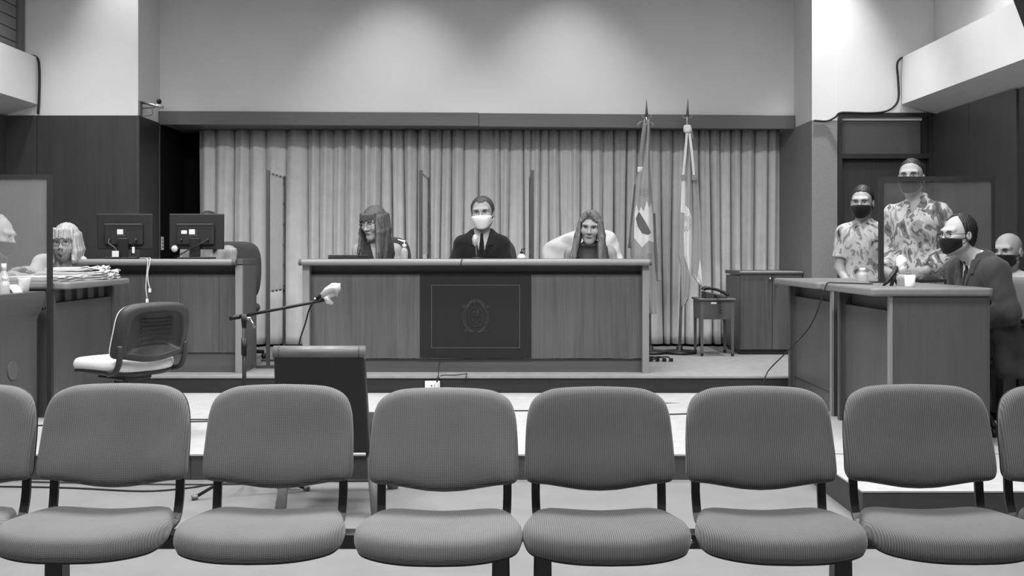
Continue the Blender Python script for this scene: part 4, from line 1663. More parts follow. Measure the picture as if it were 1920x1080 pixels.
# 4 officer, short sleeves, hands crossed in front
pz = dict(hed=(-.012, -.03, 1.515), nek=(0, .005, 1.365), che=(0, .0, 1.19), wai=(0, 0, 1.0), pel=(0, 0, .88), hip=(.09, 0, .86), kn=(.10, 0, .47), sh=(.142, .005, 1.285), el0=(-.182, -.01, 1.02), el1=(.19, -.02, 1.03),
          wr0=(-.105, -.17, .885), wr1=(.055, -.185, .90), hd0=(.9, -.1, -.25), hd1=(-.95, -.15, -.2), pn0=(.1, 1, 0), pn1=(.1, 1, 0))
person('person in short-sleeved camouflage shirt and black mask standing with crossed hands by the door', (2.742, 8.25, 0), R(-20), pz, STAND, bulk=.90, hs=1.02, yaw=R(-8), pitch=R(3), sk=.33,
       hair=short_hair(H_SHORT, .012, .002), hairm=M['hair_d'], mask=(M['mask_b'], -.010, -.112), brows='dark', hands_fine=True,
       layers=[dict(name='shirt', mat=M['camo_t'], tags=['torso', 'ua0', 'ua1'], off=.012, sleeve=.72, sleeve_on='ua', loose=.012, extra=collar((0, .005, 1.365), .045, .064), clips=[above(.86), lambda X, Y, Z: -np.maximum(np.abs(X) - .35 * (Z - 1.31), Y + .03)], wrinkle=.0028),
               trousers(M['trousers'], .90, .07), dict(name='belt', mat=M['black_pl'], tags=['torso'], off=.016, clips=[above(.845), below(.885)]), SHOES])

# 5 taller officer behind the acrylic screen, hands on his belt
pz = dict(hed=(-.03, -.03, 1.655), nek=(0, .01, 1.495), che=(0, .0, 1.30), wai=(0, 0, 1.10), pel=(0, 0, .97), sh0=(-.155, .0, 1.40), sh1=(.155, .0, 1.40),
          el0=(-.205, .05, 1.15), el1=(.235, .06, 1.16), wr0=(-.165, -.14, 1.01), wr1=(.12, -.17, 1.015), hd0=(.75, -.25, -.45), hd1=(-.95, -.2, -.25), pn0=(.2, 1, 0), pn1=(0, 1, 0))
person('tall person in long-sleeved camouflage jacket and black mask standing behind the screen', (2.835, 7.42, 0), R(-40), pz, STAND, hs=1.03, yaw=R(10), pitch=R(-2), sk=.33,
       hair=short_hair(H_SHORT, .008, -.002), hairm=M['hair_d'], mask=(M['mask_b'], -.010, -.112), brows='dark', bulk=.94, hands_fine=True,
       layers=[dict(name='jacket', mat=M['camo'], tags=['torso'] + ARMS, off=.016, sleeve=.92, sleeve_on='fa', loose=.014,
                    extra=[Cap((-.045, .0, 1.50), (-.085, -.075, 1.475), .020, .012, .015), Cap((.045, .0, 1.51), (.075, -.07, 1.485), .020, .012, .015)] + collar((0, .01, 1.495), .05, .070), clips=[above(.955), lambda X, Y, Z: -np.maximum(np.abs(X) - .45 * (Z - 1.40), Y + .03)], wrinkle=.005),
               trousers(M['camo'], .985, .07), dict(name='belt', mat=M['black_pl'], tags=['torso'], off=.022, clips=[above(.93), below(.972)]), SHOES])

# 6 man in grey suit at the right desk, profile, leaning on the desk
pz = dict(pel=(0, .07, .56), wai=(0, .04, .71), che=(0, -.02, .90), nek=(0, -.07, 1.07), hed=(0, -.185, 1.205), sh=(.175, -.05, .985), el0=(-.26, -.02, .76), el1=(.25, -.02, .76), wr0=(-.16, -.22, .66), wr1=(.14, -.22, .66),
          hip=(.10, .05, .55), kn=(.12, -.30, .52), an=(.13, -.12, .085))
person('person in dark suit, tie, glasses and black mask leaning on the right desk', (2.685, 6.02, H1), R(-80), pz, sc=.92, hs=.98, yaw=R(10), pitch=R(3), sk=.40, bulk=1.06,
       hair=short_hair(H_BALD, .006, .006), hairm=M['hair_d'],
       mask=(M['mask_b'], -.014, -.115), glasses=M['frame_dark'], brows='dark', legs=None,
       layers=suit_layers((0, -.07, 1.07), M['suit_g'], M['shirt_w'], M['tie_d'], .84, z0=.345, ch=.03, tails=[Cap((.13, .10, .62), (.165, .13, .36), .085, .075, .05), Cap((.15, -.02, .62), (.17, .02, .40), .07, .06, .05), Cap((-.13, .10, .62), (-.15, .13, .40), .08, .06, .05)]) + [trousers(M['trousers'], .66), SHOES])

# 7 bald man in white shirt by the right wall
pz = dict(pel=(0, .04, .50), wai=(0, .03, .64), che=(0, 0, .83), nek=(0, -.01, .995), hed=(0, -.05, 1.14), sh=(.150, .0, .925), el=(.185, -.06, .70), wr=(.12, -.28, .62), hip=(.09, .02, .48), kn=(.12, -.40, .48), an=(.12, -.36, .085))
person('bald person in white shirt and black mask seated by the dark wood wall', (3.32, 7.12, 0), R(-18), pz, hs=1.04, yaw=R(-34), pitch=R(4), sk=.33, mask=(M['mask_b'], -.008, -.115), brows='dark',
       layers=[dict(name='shirt', mat=M['shirt_w'], tags=['torso'] + ARMS, off=.012, sleeve=.9, sleeve_on='fa', loose=.010, extra=collar((0, -.01, .995)), clips=[above(.42), lambda X, Y, Z: -np.maximum(np.abs(X) - .6 * (Z - .965), Y + .04)], wrinkle=.003), trousers(M['trousers'], .58), SHOES])

# 8 blonde woman at the left with printed mask and pale blouse
pz = dict(pel=(0, .04, .53), che=(.02, -.03, .83), wai=(0, .02, .67), nek=(.05, -.08, .97), hed=(.085, -.13, 1.085), sh0=(-.13, -.05, .93), sh1=(.155, -.06, .92), el0=(-.18, -.22, .76), el1=(.15, -.20, .70), wr0=(-.10, -.40, .845), wr1=(.10, -.30, .76), hd0=(.6, -1, 0), pn0=(0, 0, -1))
bob = strands(12, (1, -1), -.105, 9, (.006, .0), .013, .10)
bang = [Cap((x, -.088 + 9 * x * x, .09), (x * 1.15, -.108 + 9 * x * x, .028), .016, .009, .006) for x in np.linspace(-.058, .058, 8)]
person('blonde person with fringe, glasses and printed mask seated at the left desk', (-3.335, 7.95, H1), 0, pz, hs=1.06, yaw=R(4), pitch=R(8), fem=1, sk=.33,
       hair=(bob + bang, [face_open(.060, .036, 0, arch=.4)], .0022), hairm=M['hair_b'], mask=(M['mask_p'], -.024, -.112), glasses=M['frame_mid'], curl=.7, hands_fine=True,
       layers=[dict(name='blouse', mat=M['top_l'], tags=['torso'] + ARMS, off=.010, sleeve=.85, sleeve_on='fa', loose=.006, clips=[above(.45), vneck(.90, .35, -.05, .05)], wrinkle=.002), trousers(M['trousers'], .62), SHOES])

# 9 man behind the left screen, in profile, looking down
pz = dict(pel=(0, .08, .53), wai=(0, .05, .67), che=(0, -.02, .85), nek=(0, -.08, 1.01), hed=(0, -.165, 1.125), sh=(.18, -.06, .955), el0=(-.24, -.12, .74), el1=(.22, -.06, .76), wr0=(-.10, -.30, .86), wr1=(.08, -.24, .875), hd1=(-.1, -.9, .35), curl1=1.0)
person('grey-haired person in dark clothes seated in profile behind the left screen', (-3.58, 7.12, H1), R(90), pz, hs=1.06, yaw=R(-4), pitch=R(14), sk=.36, mask=(M['mask_b'], -.02, -.115), curl=.8,
       hair=short_hair(H_BALD, .002, -.002), hairm=M['hair_b'],
       layers=[dict(name='jacket', mat=M['suit_g'], tags=['torso'] + ARMS, off=.015, sleeve=.93, sleeve_on='fa', loose=.008, extra=collar((0, -.08, 1.01)), clips=[above(.45)]), trousers(M['trousers'], .62), SHOES])

# 10 clerk almost hidden by the right-hand monitor
pz = dict(hed=(0, -.03, 1.085), nek=(0, 0, .945), che=(0, 0, .79), wai=(0, .02, .64), sh=(.165, 0, .89), el=(.22, -.06, .68), wr=(.13, -.22, .675))
person('dark-haired person in striped blouse mostly hidden by the right monitor', (-2.43, 8.62, H2), 0, pz, hs=1.05, fem=1, sk=.33,
       hair=(strands(15, (1, -1), -.16, 7, (.004, .004), .014), [face_open(.056, .055)], .002), hairm=M['hair_d'], res=.012, head_res=.008,
       layers=[dict(name='blouse', mat=M['stripe'], tags=['torso'] + ARMS, off=.010, sleeve=.5, sleeve_on='ua', clips=[above(.45), below(.925)]), trousers(M['trousers'], .62), SHOES])

# ------------------------------------------------------------------ things on and around the clerk desk
ZT = 1.0885


def monitor(label, pxc, Y, rz, cables):
    X = (pxc - VX) * Y / FP
    t = thing('computer_monitor', label, 'monitor', (X, Y, ZT), rz, 'computer monitors', local=True)
    zc = .205
    b = box('housing', M['monitor'], t, -.209, .209, -.012, .014, zc - .134, zc + .134, .006, 2)
    box('top_edge', M['grey_metal'], b, -.207, .207, -.010, .012, zc + .134, zc + .1365)
    h = box('rear_bulge', M['monitor'], t, -.145, .145, -.042, -.012, zc - .10, zc + .055, .01, 2)
    box('ridge', M['dark_pl'], h, -.143, .143, -.047, -.04, zc + .045, zc + .060, .003, 1)
    box('ridge', M['dark_pl'], h, -.136, .130, -.045, -.041, zc + .026, zc + .030)
    box('screen', M['black'], t, -.195, .195, .0142, .016, zc - .12, zc + .12)
    st = box('sticker', M['paper'], h, -.045, .0, -.0435, -.042, zc - .020, zc + .018)
    box('sticker', M['dark_pl'], h, .0, .022, -.0433, -.042, zc - .012, zc + .016)
    for k in range(5):
        box('print_mark', M['inlay'], st, -.042 + k * .013, -.034 + k * .013, -.0437, -.0425, zc - .034, zc - .025)
    if cables:
        box('sticker', M['paper'], h, -.105, -.062, -.0435, -.042, zc - .016, zc + .010)
    box('neck', M['black_pl'], t, -.04, .04, -.055, -.030, .012, zc - .05, .004, 1)
    box('foot', M['black_pl'], t, -.12, .12, -.10, .10, 0, .012, .004, 1)
    tube('plug', M['dark_pl'], t, [(-.10, -.042, zc - .06), (-.10, -.065, zc - .062)], .010, 8)
    tube('plug', M['dark_pl'], t, [(.10, -.042, zc - .06), (.10, -.065, zc - .062)], .010, 8)
    if cables:
        tube('power_cable', M['black_pl'], t, [(.10, -.062, zc - .062), (.06, -.085, zc - .09), (-.02, -.09, zc - .13), (-.10, -.09, .03), (-.16, -.05, .008)], .005, 6, 4)
        v, f = spherev((-.145, -.075, .075), (.026, .018, .026), 10, 7)
        mk('cable_ferrite', v, f, M['cable_w'], t, True)
    else:
        tube('power_cable', M['cable_g'], t, [(-.10, -.062, zc - .06), (-.095, -.075, zc - .09), (-.05, -.085, zc - .12), (-.03, -.08, .05)], .0045, 6, 4)
        o = box('cable_tag', M['paper'], t, -.062, -.012, -.105, -.100, .014, .060)
        box('cable_tag', M['paper'], t, .078, .096, -.075, -.070, .042, .090)
        tube('signal_cable', M['black_pl'], t, [(.10, -.062, zc - .06), (.09, -.07, zc - .10), (.07, -.06, .03)], .005, 6, 4)
    return t


monitor('black monitor seen from behind, left one on the clerk desk', 234.5, 8.12, R(1), False)
monitor('black monitor seen from behind, right one on the clerk desk', 369, 8.12, R(-2), True)
for k, (a, lab) in enumerate((([(262, 484, 7.95), (268, 480, 7.88), (275, 480, 7.80), (277, 492, 7.782), (275, 515, 7.775), (273.5, 540, 7.775), (276, 560, 7.775)], 'longer white cable hanging over the clerk desk edge'),
                               ([(268, 484, 7.95), (276, 479, 7.88), (282, 479, 7.80), (281, 492, 7.780), (277, 512, 7.772), (278, 530, 7.772), (281, 541, 7.772)], 'shorter white cable hanging over the clerk desk edge'))):
    t = thing('network_cable', lab, 'cable', P(*a[-1]), group='cables over the clerk desk')
    pts = [P(*q_) for q_ in a]
    pts[0] = (pts[0][0], pts[0][1], ZT + .004)
    pts[1] = (pts[1][0], pts[1][1], ZT + .005)
    pts[2] = (pts[2][0], pts[2][1], ZT + .004)
    tube('cord', M['cable_w'], t, pts, .0042, 6, 4)
    e = pts[-1]
    box('plug', M['white'], t, e[0] - .008, e[0] + .008, e[1] - .007, e[1] + .007, e[2] - .028, e[2])

t = thing('wall_socket', 'white socket strip on the dark recess wall between the monitors', 'socket', (AL, 9.63, 1.16))
b = box('plate', M['white'], t, AL, AL + .008, 9.60, 9.66, 1.155, 1.275, .002, 1)
for k in range(3):
    box('slot', M['frame_mid'], b, AL + .008, AL + .0085, 9.615, 9.645, 1.175 + k * .032, 1.190 + k * .032)
o = tube('wall_cable', M['cable_g'], None, [(AL + .018, 9.52, 2.26), (AL + .018, 9.50, 2.0), (AL + .018, 9.505, 1.6), (AL + .018, 9.50, .6), (AL + .018, 9.505, .26)], .004, 6, 3)
tag(o, 'thin cable clipped down the dark corner left of the curtain', 'cable')

# security camera on a bracket in the corner
t = thing('security_camera', 'small camera on a metal bracket beside the valance', 'camera', (AL, 9.06, 2.36))
box('wall_plate', M['grey_metal'], t, AL, AL + .014, 9.02, 9.09, 2.29, 2.42, .003, 1)
tube('arm', M['chrome'], t, [(AL + .014, 9.055, 2.41), (AL + .20, 9.055, 2.365)], .012, 8)
tube('arm', M['grey_metal'], t, [(AL + .014, 9.055, 2.36), (AL + .13, 9.055, 2.365)], .007, 8)
v, f = spherev((AL + .165, 9.05, 2.415), (.020, .03, .027), 12, 8)
c_ = mk('camera_body', v, f, M['black_pl'], t, True)
lathe('camera_mount', M['white'], c_, [(.024, 0), (.024, .012), (.012, .022)], (AL + .160, 9.05, 2.372), 12)
tube('loose_wire', M['cable_g'], t, [(AL + .10, 9.05, 2.36), (AL + .11, 9.05, 2.31), (AL + .06, 9.05, 2.295), (AL + .02, 9.05, 2.29)], .004, 6, 4)

# surface cables at the boxed beams
o = tube('wall_conduit', M['cable'], None, [P(58, 104, 8.99), P(68, 107, 8.985), P(73, 118, 8.98), P(74, 150, 8.98), P(73, 190, 8.98), P(71, 214, 8.98)], .010, 6, 4)
tag(o, 'dark cable bent round the left boxed beam end', 'cable')
o = tube('wall_conduit', M['cable'], None, [P(1697, 106, 8.985), P(1687, 111, 8.98), P(1682, 122, 8.98), P(1684, 150, 8.98), P(1685, 182, 8.98), P(1678, 198, 8.98), P(1660, 209, 8.97), P(1630, 212, 8.95), P(1590, 211, 8.95), P(1574, 212, 8.95), P(1566, 220, 8.96), P(1550, 227, 8.985), P(1526, 226, 8.985)], .009, 6, 4)
tag(o, 'dark cable running from the right boxed beam along the door head', 'cable')

# dark loudspeaker hung at the upper right corner of the view
t = thing('wall_loudspeaker', 'dark box loudspeaker hung above the right boxed beam', 'loudspeaker', (2.512, 5.0, 2.48))
v = bxv(-.14, .14, -.12, .12, -.42, .24)
rt = Matrix.Rotation(R(-21), 3, 'Y')
c0 = Vector((2.512, 5.0, 2.487))
o = mk('cabinet', [tuple(c0 + rt @ Vector(p)) for p in v], BOXF, M['black_pl'], t)
bevel(o, .01, 2)
mk('grille', [tuple(c0 + rt @ Vector(p)) for p in bxv(-.12, .12, -.126, -.12, -.39, .21)], BOXF, M['dark_pl'], o)
tube('hanger', M['dark_metal'], t, [(2.44, 5.0, 2.70), (2.44, 5.0, CEIL)], .012, 8)

# ------------------------------------------------------------------ left desks: papers, cup, bottles


def file_stack(label, x0, x1, y0, y1, z0, h, n, rz, seed, mat, wav=.006):
    rnd = random.Random(seed)
    cx_, cy_ = (x0 + x1) / 2, (y0 + y1) / 2
    t = thing('case_file', label, 'papers', (cx_, cy_, z0), rz, 'case files on the left desk', local=True)
    dz = h / n
    for i in range(n):
        ex, ey = rnd.uniform(-.010, .010), rnd.uniform(-.010, .010)
        hx, hy = (x1 - x0) / 2, (y1 - y0) / 2
        nx, ny = 14, 6
        V, F = [], []
        ph = rnd.uniform(0, 6)
        for lay in (0, 1):
            for a in range(nx + 1):
                for b in range(ny + 1):
                    u, v_ = -hx + 2 * hx * a / nx, -hy + 2 * hy * b / ny
                    edge = max(0, (a / nx - .8) / .2) * wav * (1 + math.sin(b * 2.1 + ph))
                    z = i * dz + (dz * .82 if lay else 0) + edge * (.4 + .6 * i / n)
                    V.append((u + ex, v_ + ey, z))
        W_ = ny + 1
        tot = (nx + 1) * W_
        for a in range(nx):
            for b in range(ny):
                q_ = (a * W_ + b, (a + 1) * W_ + b, (a + 1) * W_ + b + 1, a * W_ + b + 1)
                F.append(tuple(i_ + tot for i_ in q_))
                F.append(q_[::-1])
        for a in range(nx):
            for b in (0, ny):
                q_ = (a * W_ + b, (a + 1) * W_ + b, (a + 1) * W_ + b + tot, a * W_ + b + tot)
                F.append(q_ if b == 0 else q_[::-1])
        for b in range(ny):
            for a in (0, nx):
                q_ = (a * W_ + b, a * W_ + b + 1, a * W_ + b + 1 + tot, a * W_ + b + tot)
                F.append(q_[::-1] if a == 0 else q_)
        mk('sheet_bundle', V, F, mat if i % 3 else M['paper'], t, False)
    return t


file_stack('flat pile of papers nearest the screen on the left desk', -3.22, -2.80, 6.66, 7.06, .956, .030, 4, R(-4), 1, M['paper2'])
file_stack('thick pile of papers at the far end of the left desk', -3.18, -2.74, 7.12, 7.50, .956, .052, 6, R(3), 2, M['paper2'], .010)
file_stack('open file lying on top of the thick paper pile', -3.10, -2.80, 7.14, 7.46, 1.018, .018, 3, R(-6), 3, M['paper'], .008)
t = thing('paper_bundle', 'crumpled bundle of loose paper slips at the desk corner', 'papers', (-2.74, 7.36, .956))
rn = random.Random(9)
for i in range(16):
    c_ = Vector((-2.745 + rn.uniform(-.03, .03), 7.32 + rn.uniform(-.14, .12), .968 + .075 * i / 16))
    mt = Matrix.Rotation(rn.uniform(0, 3), 3, 'Z') @ Matrix.Rotation(rn.uniform(-.5, .5), 3, 'X')
    v = []
    for a in range(5):
        for b in range(2):
            v.append(tuple(c_ + mt @ Vector((-.045 + .0225 * a, -.018 + .036 * b, .008 * math.sin(a * 1.7 + i)))))
    f = [(a * 2, a * 2 + 2, a * 2 + 3, a * 2 + 1) for a in range(4)]
    o = mk('paper_slip', v, f, M['paper'], t)
    md = o.modifiers.new('solid', 'SOLIDIFY')
    md.thickness = .0015

t = thing('foam_cup', 'white foam cup on the curved left desk', 'cup', P(45, 548, 6.30))
bx_, by_ = P(45, 548, 6.30)[:2]
lathe('cup_wall', M['white'], t, [(.026, 0), (.036, .076), (.038, .080), (.036, .082), (.033, .078), (.024, .006)], (bx_, by_, .906), 24)


def bottle(name, label, x, y, z, h, r, mat, cap, capm, group=None, pump=False):
    t = thing(name, label, 'bottle', (x, y, z), group=group)
    hb = h * (.78 if not pump else .62)
    lathe('bottle_body', mat, t, [(r * .9, 0), (r, .006), (r, hb * .62), (r * .88, hb * .78), (r * .45, hb * .95), (r * .36, hb)], (x, y, z), 20)
    c_ = lathe('cap', capm, t, [(r * cap, hb), (r * cap, hb + (h - hb) * (.9 if not pump else .35)), (r * cap * .9, hb + (h - hb) * (1 if not pump else .4))], (x, y, z), 16)
    if pump:
        tube('pump_stem', capm, c_, [(x, y, z + hb), (x, y, z + h - .012)], .004, 8)
        m_ = MB()
        m_.tube([(x + .008, y, z + h - .012), (x - .012, y, z + h - .008), (x - pump, y, z + h + .004)], [.008, .008, .004], 8)
        m_.obj('pump_nozzle', capm, c_, True)
    return t


bottle('water_bottle', 'clear water bottle at the left edge on the curved desk', *P(7, 548, 6.15)[:2], .906, .17, .030, M['pet'], .5, M['white'])
bottle('water_bottle', 'small clear bottle in front of the other bottle on the curved desk', *P(9, 551, 6.0)[:2], .906, .10, .028, M['pet'], .5, M['white'])
t = thing('folded_card', 'white folded card beside the foam cup', 'card', P(24, 550, 6.2))
cx0, cy0 = P(23, 550, 6.22)[:2]
for s_, xa, xb in ((0, -.035, .0), (1, .0, .035)):
    v = [(cx0 + xa, cy0 - .06, .906 + (.045 if xa == 0 else 0)), (cx0 + xb, cy0 - .06, .906 + (.045 if xb == 0 else 0)), (cx0 + xb, cy0 + .06, .906 + (.045 if xb == 0 else 0)), (cx0 + xa, cy0 + .06, .906 + (.045 if xa == 0 else 0))]
    o = mk('card_leaf', v, [(0, 1, 2, 3)], M['paper'], t)
    md = o.modifiers.new('solid', 'SOLIDIFY')
    md.thickness = .001
    md.offset = 1

# ------------------------------------------------------------------ on the judges bench
t = thing('laptop', 'closed dark laptop at the left end of the judges bench', 'laptop', (-1.20, 8.05, ZT))
b = box('base', M['black_pl'], t, -1.352, -1.055, 7.95, 8.17, ZT, ZT + .016, .003, 1)
box('lid', M['black_pl'], t, -1.352, -1.055, 7.95, 8.17, ZT + .018, ZT + .028, .003, 1)
bottle('spray_bottle', 'clear spray bottle with white pump beside the woman with glasses', *P(758, 484, 8.02)[:2], ZT, .142, .027, M['pet'], .6, M['white'], pump=.05)
x, y = P(978, 484, 8.2)[:2]
t = thing('sanitizer_bottle', 'squat white bottle with black pump right of the man', 'bottle', (x, y, ZT))
lathe('bottle_body', M['white'], t, [(.030, 0), (.032, .01), (.028, .024), (.016, .034), (.012, .038)], (x, y, ZT), 20)
c_ = lathe('pump_collar', M['black_pl'], t, [(.013, .038), (.013, .052), (.006, .056)], (x, y, ZT), 14)
tube('pump_nozzle', M['black_pl'], c_, [(x, y, ZT + .05), (x, y, ZT + .070), (x + .006, y, ZT + .074), (x + .026, y, ZT + .074)], .0045, 8)

t = thing('bench_microphone', 'microphone wrapped in clear plastic in front of the man', 'microphone', (-.25, 8.12, ZT))
lathe('base', M['black_pl'], t, [(.05, 0), (.05, .008), (.012, .014)], (-.25, 8.12, ZT), 18)
tube('stem', M['chrome'], t, [(-.25, 8.12, ZT + .012), (-.252, 8.10, ZT + .07), (-.255, 8.08, ZT + .12)], .006, 8, 3)
v, f = spherev((-.257, 8.07, ZT + .145), (.017, .017, .030), 12, 8)
mk('capsule', v, f, M['grey_metal'], t, True)
v, f = spherev((-.258, 8.07, ZT + .140), (.024, .024, .042), 12, 10)
rn = random.Random(2)
v = [(a + rn.uniform(-.004, .004), b + rn.uniform(-.004, .004), c + rn.uniform(-.004, .004)) for a, b, c in v]
mk('plastic_wrap', v, f, M['wrap'], t, True)
o = tube('bench_cable', M['cable'], None, [(-.30, 8.05, ZT + .004), (-.335, 7.90, ZT + .004), (-.345, 7.80, ZT + .002), (-.352, 7.784, 1.064), (-.356, 7.80, 1.036)], .0032, 6, 4)
tag(o, 'thin dark cable over the edge of the judges bench', 'cable')

# white jacket over the right judge's chair
oj = [P(px, py, 9.02) for px, py in ((1017, 492), (1019, 470), (1026, 458), (1043, 448), (1062, 440), (1082, 433), (1110, 430), (1138, 433), (1150, 439), (1158, 455), (1163, 475), (1166, 492))]
lo_ = [P(px, py, 9.02) for px, py in ((1166, 560), (1120, 600), (1060, 600), (1016, 560))]
OJ = [np.array((p[0], p[2])) for p in catmull(oj + lo_, 4, True)]
rj = random.Random(5)


def wj(u, v, h):
    wv = .016 * math.sin(31 * u + 9 * v) * math.sin(23 * v + 3) + .010 * math.sin(60 * u - 40 * v)
    return (u, 9.02 - h * 1.0 - wv * (h > 0) + .16 * (v - 1.0) , v)


o = pad('white_jacket', cloth('white_jacket_cloth', .66, .06), None, OJ, [(.12, -.10), (.02, -.085), (-.03, -.03), (-.03, .02), (.01, .05), (.07, .062), (.2, .066), (.4, .066), (.6, .066), (.8, .066)], wj)
tag(o, 'white jacket draped over the chair behind the right-hand woman', 'jacket')

# ------------------------------------------------------------------ right desk items
ZD = .9555
bottle('sanitizer_bottle', 'small clear bottle on the far right desk', *P(1618, 533, 6.72)[:2], ZD, .085, .034, M['pet'], .55, M['white'])
bottle('water_bottle', 'small clear bottle behind the white cup on the right desk', *P(1692, 537, 5.98)[:2], ZD, .085, .030, M['pet'], .55, M['white'])
x, y = P(1706, 538, 5.70)[:2]
t = thing('paper_cup', 'white cup at the near end of the right desk', 'cup', (x, y, ZD))
lathe('cup_wall', M['white'], t, [(.024, 0), (.026, .003), (.028, .064), (.026, .064), (.022, .006)], (x, y, ZD), 24)
t = thing('desk_microphone', 'black microphone with white plastic hood on the right desk', 'microphone', P(1672, 538, 5.9))
a0, a1 = P(1665, 532, 5.9), P(1684, 501, 5.9)
tube('handle', M['black_pl'], t, [P(1656, 536, 5.9), P(1664, 528, 5.9), a1], [.006, .011, .015], 10)
tube('stand_leg', M['black_pl'], t, [P(1678, 512, 5.9), P(1675, 525, 5.9), P(1670, 538.5, 5.9)], [.010, .009, .010], 8)
tube('stand_leg', M['black_pl'], t, [P(1678, 512, 5.9), (P(1678, 525, 6.0)), (P(1682, 537, 6.0)[0], 6.0, ZD + .004)], .006, 8)
v, f = spherev(P(1690, 494, 5.9), (.030, .030, .042), 14, 10)
rn = random.Random(3)
v = [(a + rn.uniform(-.006, .006), b + rn.uniform(-.006, .006), c + rn.uniform(-.007, .007)) for a, b, c in v]
mk('plastic_hood', v, f, M['white'], t, True)
v, f = tubev([P(1690, 500, 5.9), P(1693, 512, 5.9)], [.030, .024], 10)
rn = random.Random(4)
v = [(a[0] + rn.uniform(-.004, .004), a[1] + rn.uniform(-.004, .004), a[2]) for a in v]
mk('hood_skirt', v, f, M['wrap'], t, True)
o = tube('microphone_cable', M['cable'], None, [(P(1636, 534, 6.1)[0], 6.1, ZD + .004), (2.0, 6.25, ZD + .004), (1.93, 6.3, ZD + .004), (1.885, 6.32, ZD + .002), (1.868, 6.33, .91), P(1520, 610, 6.4), P(1475, 660, 6.6), P(1440, 696, 6.8), (P(1400, 735, 7.2)[0], 7.2, H1 + .005), (.9, 7.1, H1 + .005)], .0042, 6, 5)
tag(o, 'dark cable drooping from the right desk to the floor', 'cable')

# ------------------------------------------------------------------ flags
M['flag_g'] = cloth('flag_cloth_grey', .34, .05)
M['flag_g2'] = cloth('flag_cloth_mid', .26, .05)
M['flag_w'] = cloth('flag_cloth_white', .72, .04)
M['flag_d'] = cloth('flag_cloth_dark', .14, .06)


def inpoly(x, y, poly):
    r = np.zeros(x.shape, bool)
    n = len(poly)
    for i in range(n):
        x0, y0 = poly[i]
        x1, y1 = poly[(i + 1) % n]
        c_ = (y0 > y) != (y1 > y)
        xx = (x1 - x0) * (y - y0) / ((y1 - y0) if y1 != y0 else 1e-9) + x0
        r ^= c_ & (x < xx)
    return r


def drape(name, root, rows, Y, folds, amp, mats, pattern, nx=70, ny=150, bow=.05):
    """hanging cloth: rows of (y, left, right) in photo units at depth Y give its
    outline, folds its waves; the print is a map on the cloth itself"""
    ys = np.linspace(rows[0][0], rows[-1][0], ny)
    L_ = np.interp(ys, [r[0] for r in rows], [r[1] for r in rows])
    R_ = np.interp(ys, [r[0] for r in rows], [r[2] for r in rows])
    u = np.linspace(0, 1, nx)
    px = L_[:, None] + (R_ - L_)[:, None] * u[None, :]
    py = np.repeat(ys[:, None], nx, 1)
    tt = (ys - ys[0]) / (ys[-1] - ys[0])
    yy = Y - amp * np.sin(np.pi * folds * u[None, :] + 1.4 * tt[:, None]) - bow * np.sin(np.pi * u)[None, :] * np.minimum(1, tt * 3)[:, None]
    X = (px - VX) * Y / FP
    Z = HC - (py - VY) * Y / FP
    V = np.stack([X, yy, Z], -1).reshape(-1, 3)
    idx = np.arange(nx * ny).reshape(ny, nx)
    F = np.stack([idx[:-1, :-1], idx[1:, :-1], idx[1:, 1:], idx[:-1, 1:]], -1).reshape(-1, 4)
    o = mk(name, V, F, mats, root, True)
    cxm, cym = (px[:-1, :-1] + px[1:, 1:]) / 2, (py[:-1, :-1] + py[1:, 1:]) / 2
    mi = pattern(cxm, cym).reshape(-1)
    o.data.polygons.foreach_set('material_index', mi.astype(np.int32))
    md = o.modifiers.new('solid', 'SOLIDIFY')
    md.thickness = .004
    return o


def flag_pole(t, xt, xb, Y, ytop):
    top, bot = P(xt, ytop, Y), (P(xb, 0, Y)[0], Y, H2)
    bt = Vector(bot)
    tp = Vector((top[0], Y, top[2]))
    tube('pole', M['post'], t, [bt + Vector((0, 0, .02)), bt.lerp(tp, .86)], .013, 12)
    s_ = bt.lerp(tp, .86)
    sp = tube('spear_tip', M['grey_metal'], t, [bt.lerp(tp, .935), tp], [.014, .002], 10)
    tube('ferrule', M['brass'], t, [s_, bt.lerp(tp, .935)], [.012, .010], 10)
    c_ = bt.lerp(tp, .925)
    for sg in (-1, 1):
        tube('crescent_horn', M['brass'], sp, [c_, c_ + Vector((sg * .035, 0, .004)), c_ + Vector((sg * .045, 0, .03))], [.009, .007, .003], 8, 3)
    lathe('base', M['black_pl'], t, [(.15, 0), (.15, .018), (.14, .028), (.03, .034), (.025, .07)], bot, 32)


YF = 9.36
t = thing('flag', 'furled flag with sun print and bow standing behind the bench end', 'flag', (P(1216, 0, YF)[0], YF, H2), group='ceremonial flags')
flag_pole(t, 1212, 1219, YF, 186)
lightp = [(1189, 400), (1192, 384), (1197, 398), (1201, 388), (1206, 397), (1211, 377), (1216, 392), (1220, 380), (1224, 400), (1227, 455), (1214, 451), (1203, 464), (1188, 446)]
dark = [(1196, 399), (1199, 399), (1220, 437), (1213, 441), (1203, 438), (1195, 425), (1191, 410)]
leaf1 = [(1198, 356), (1207, 353), (1217, 357), (1219, 364), (1210, 372), (1200, 368)]


def pat1(x, y):
    m_ = np.where(x < 1191 - (y - 350) * .02, 3, 0)
    m_ = np.where(inpoly(x, y, lightp), 1, m_)
    m_ = np.where(inpoly(x, y, dark), 2, m_)
    m_ = np.where(inpoly(x, y, leaf1) & (np.sin(x * 1.1) + np.sin(y * 1.3 + x * .4) > -.2), 3, m_)
    m_ = np.where((y > 475) & (x < 1222) & (x > 1212), 3, m_)
    return m_


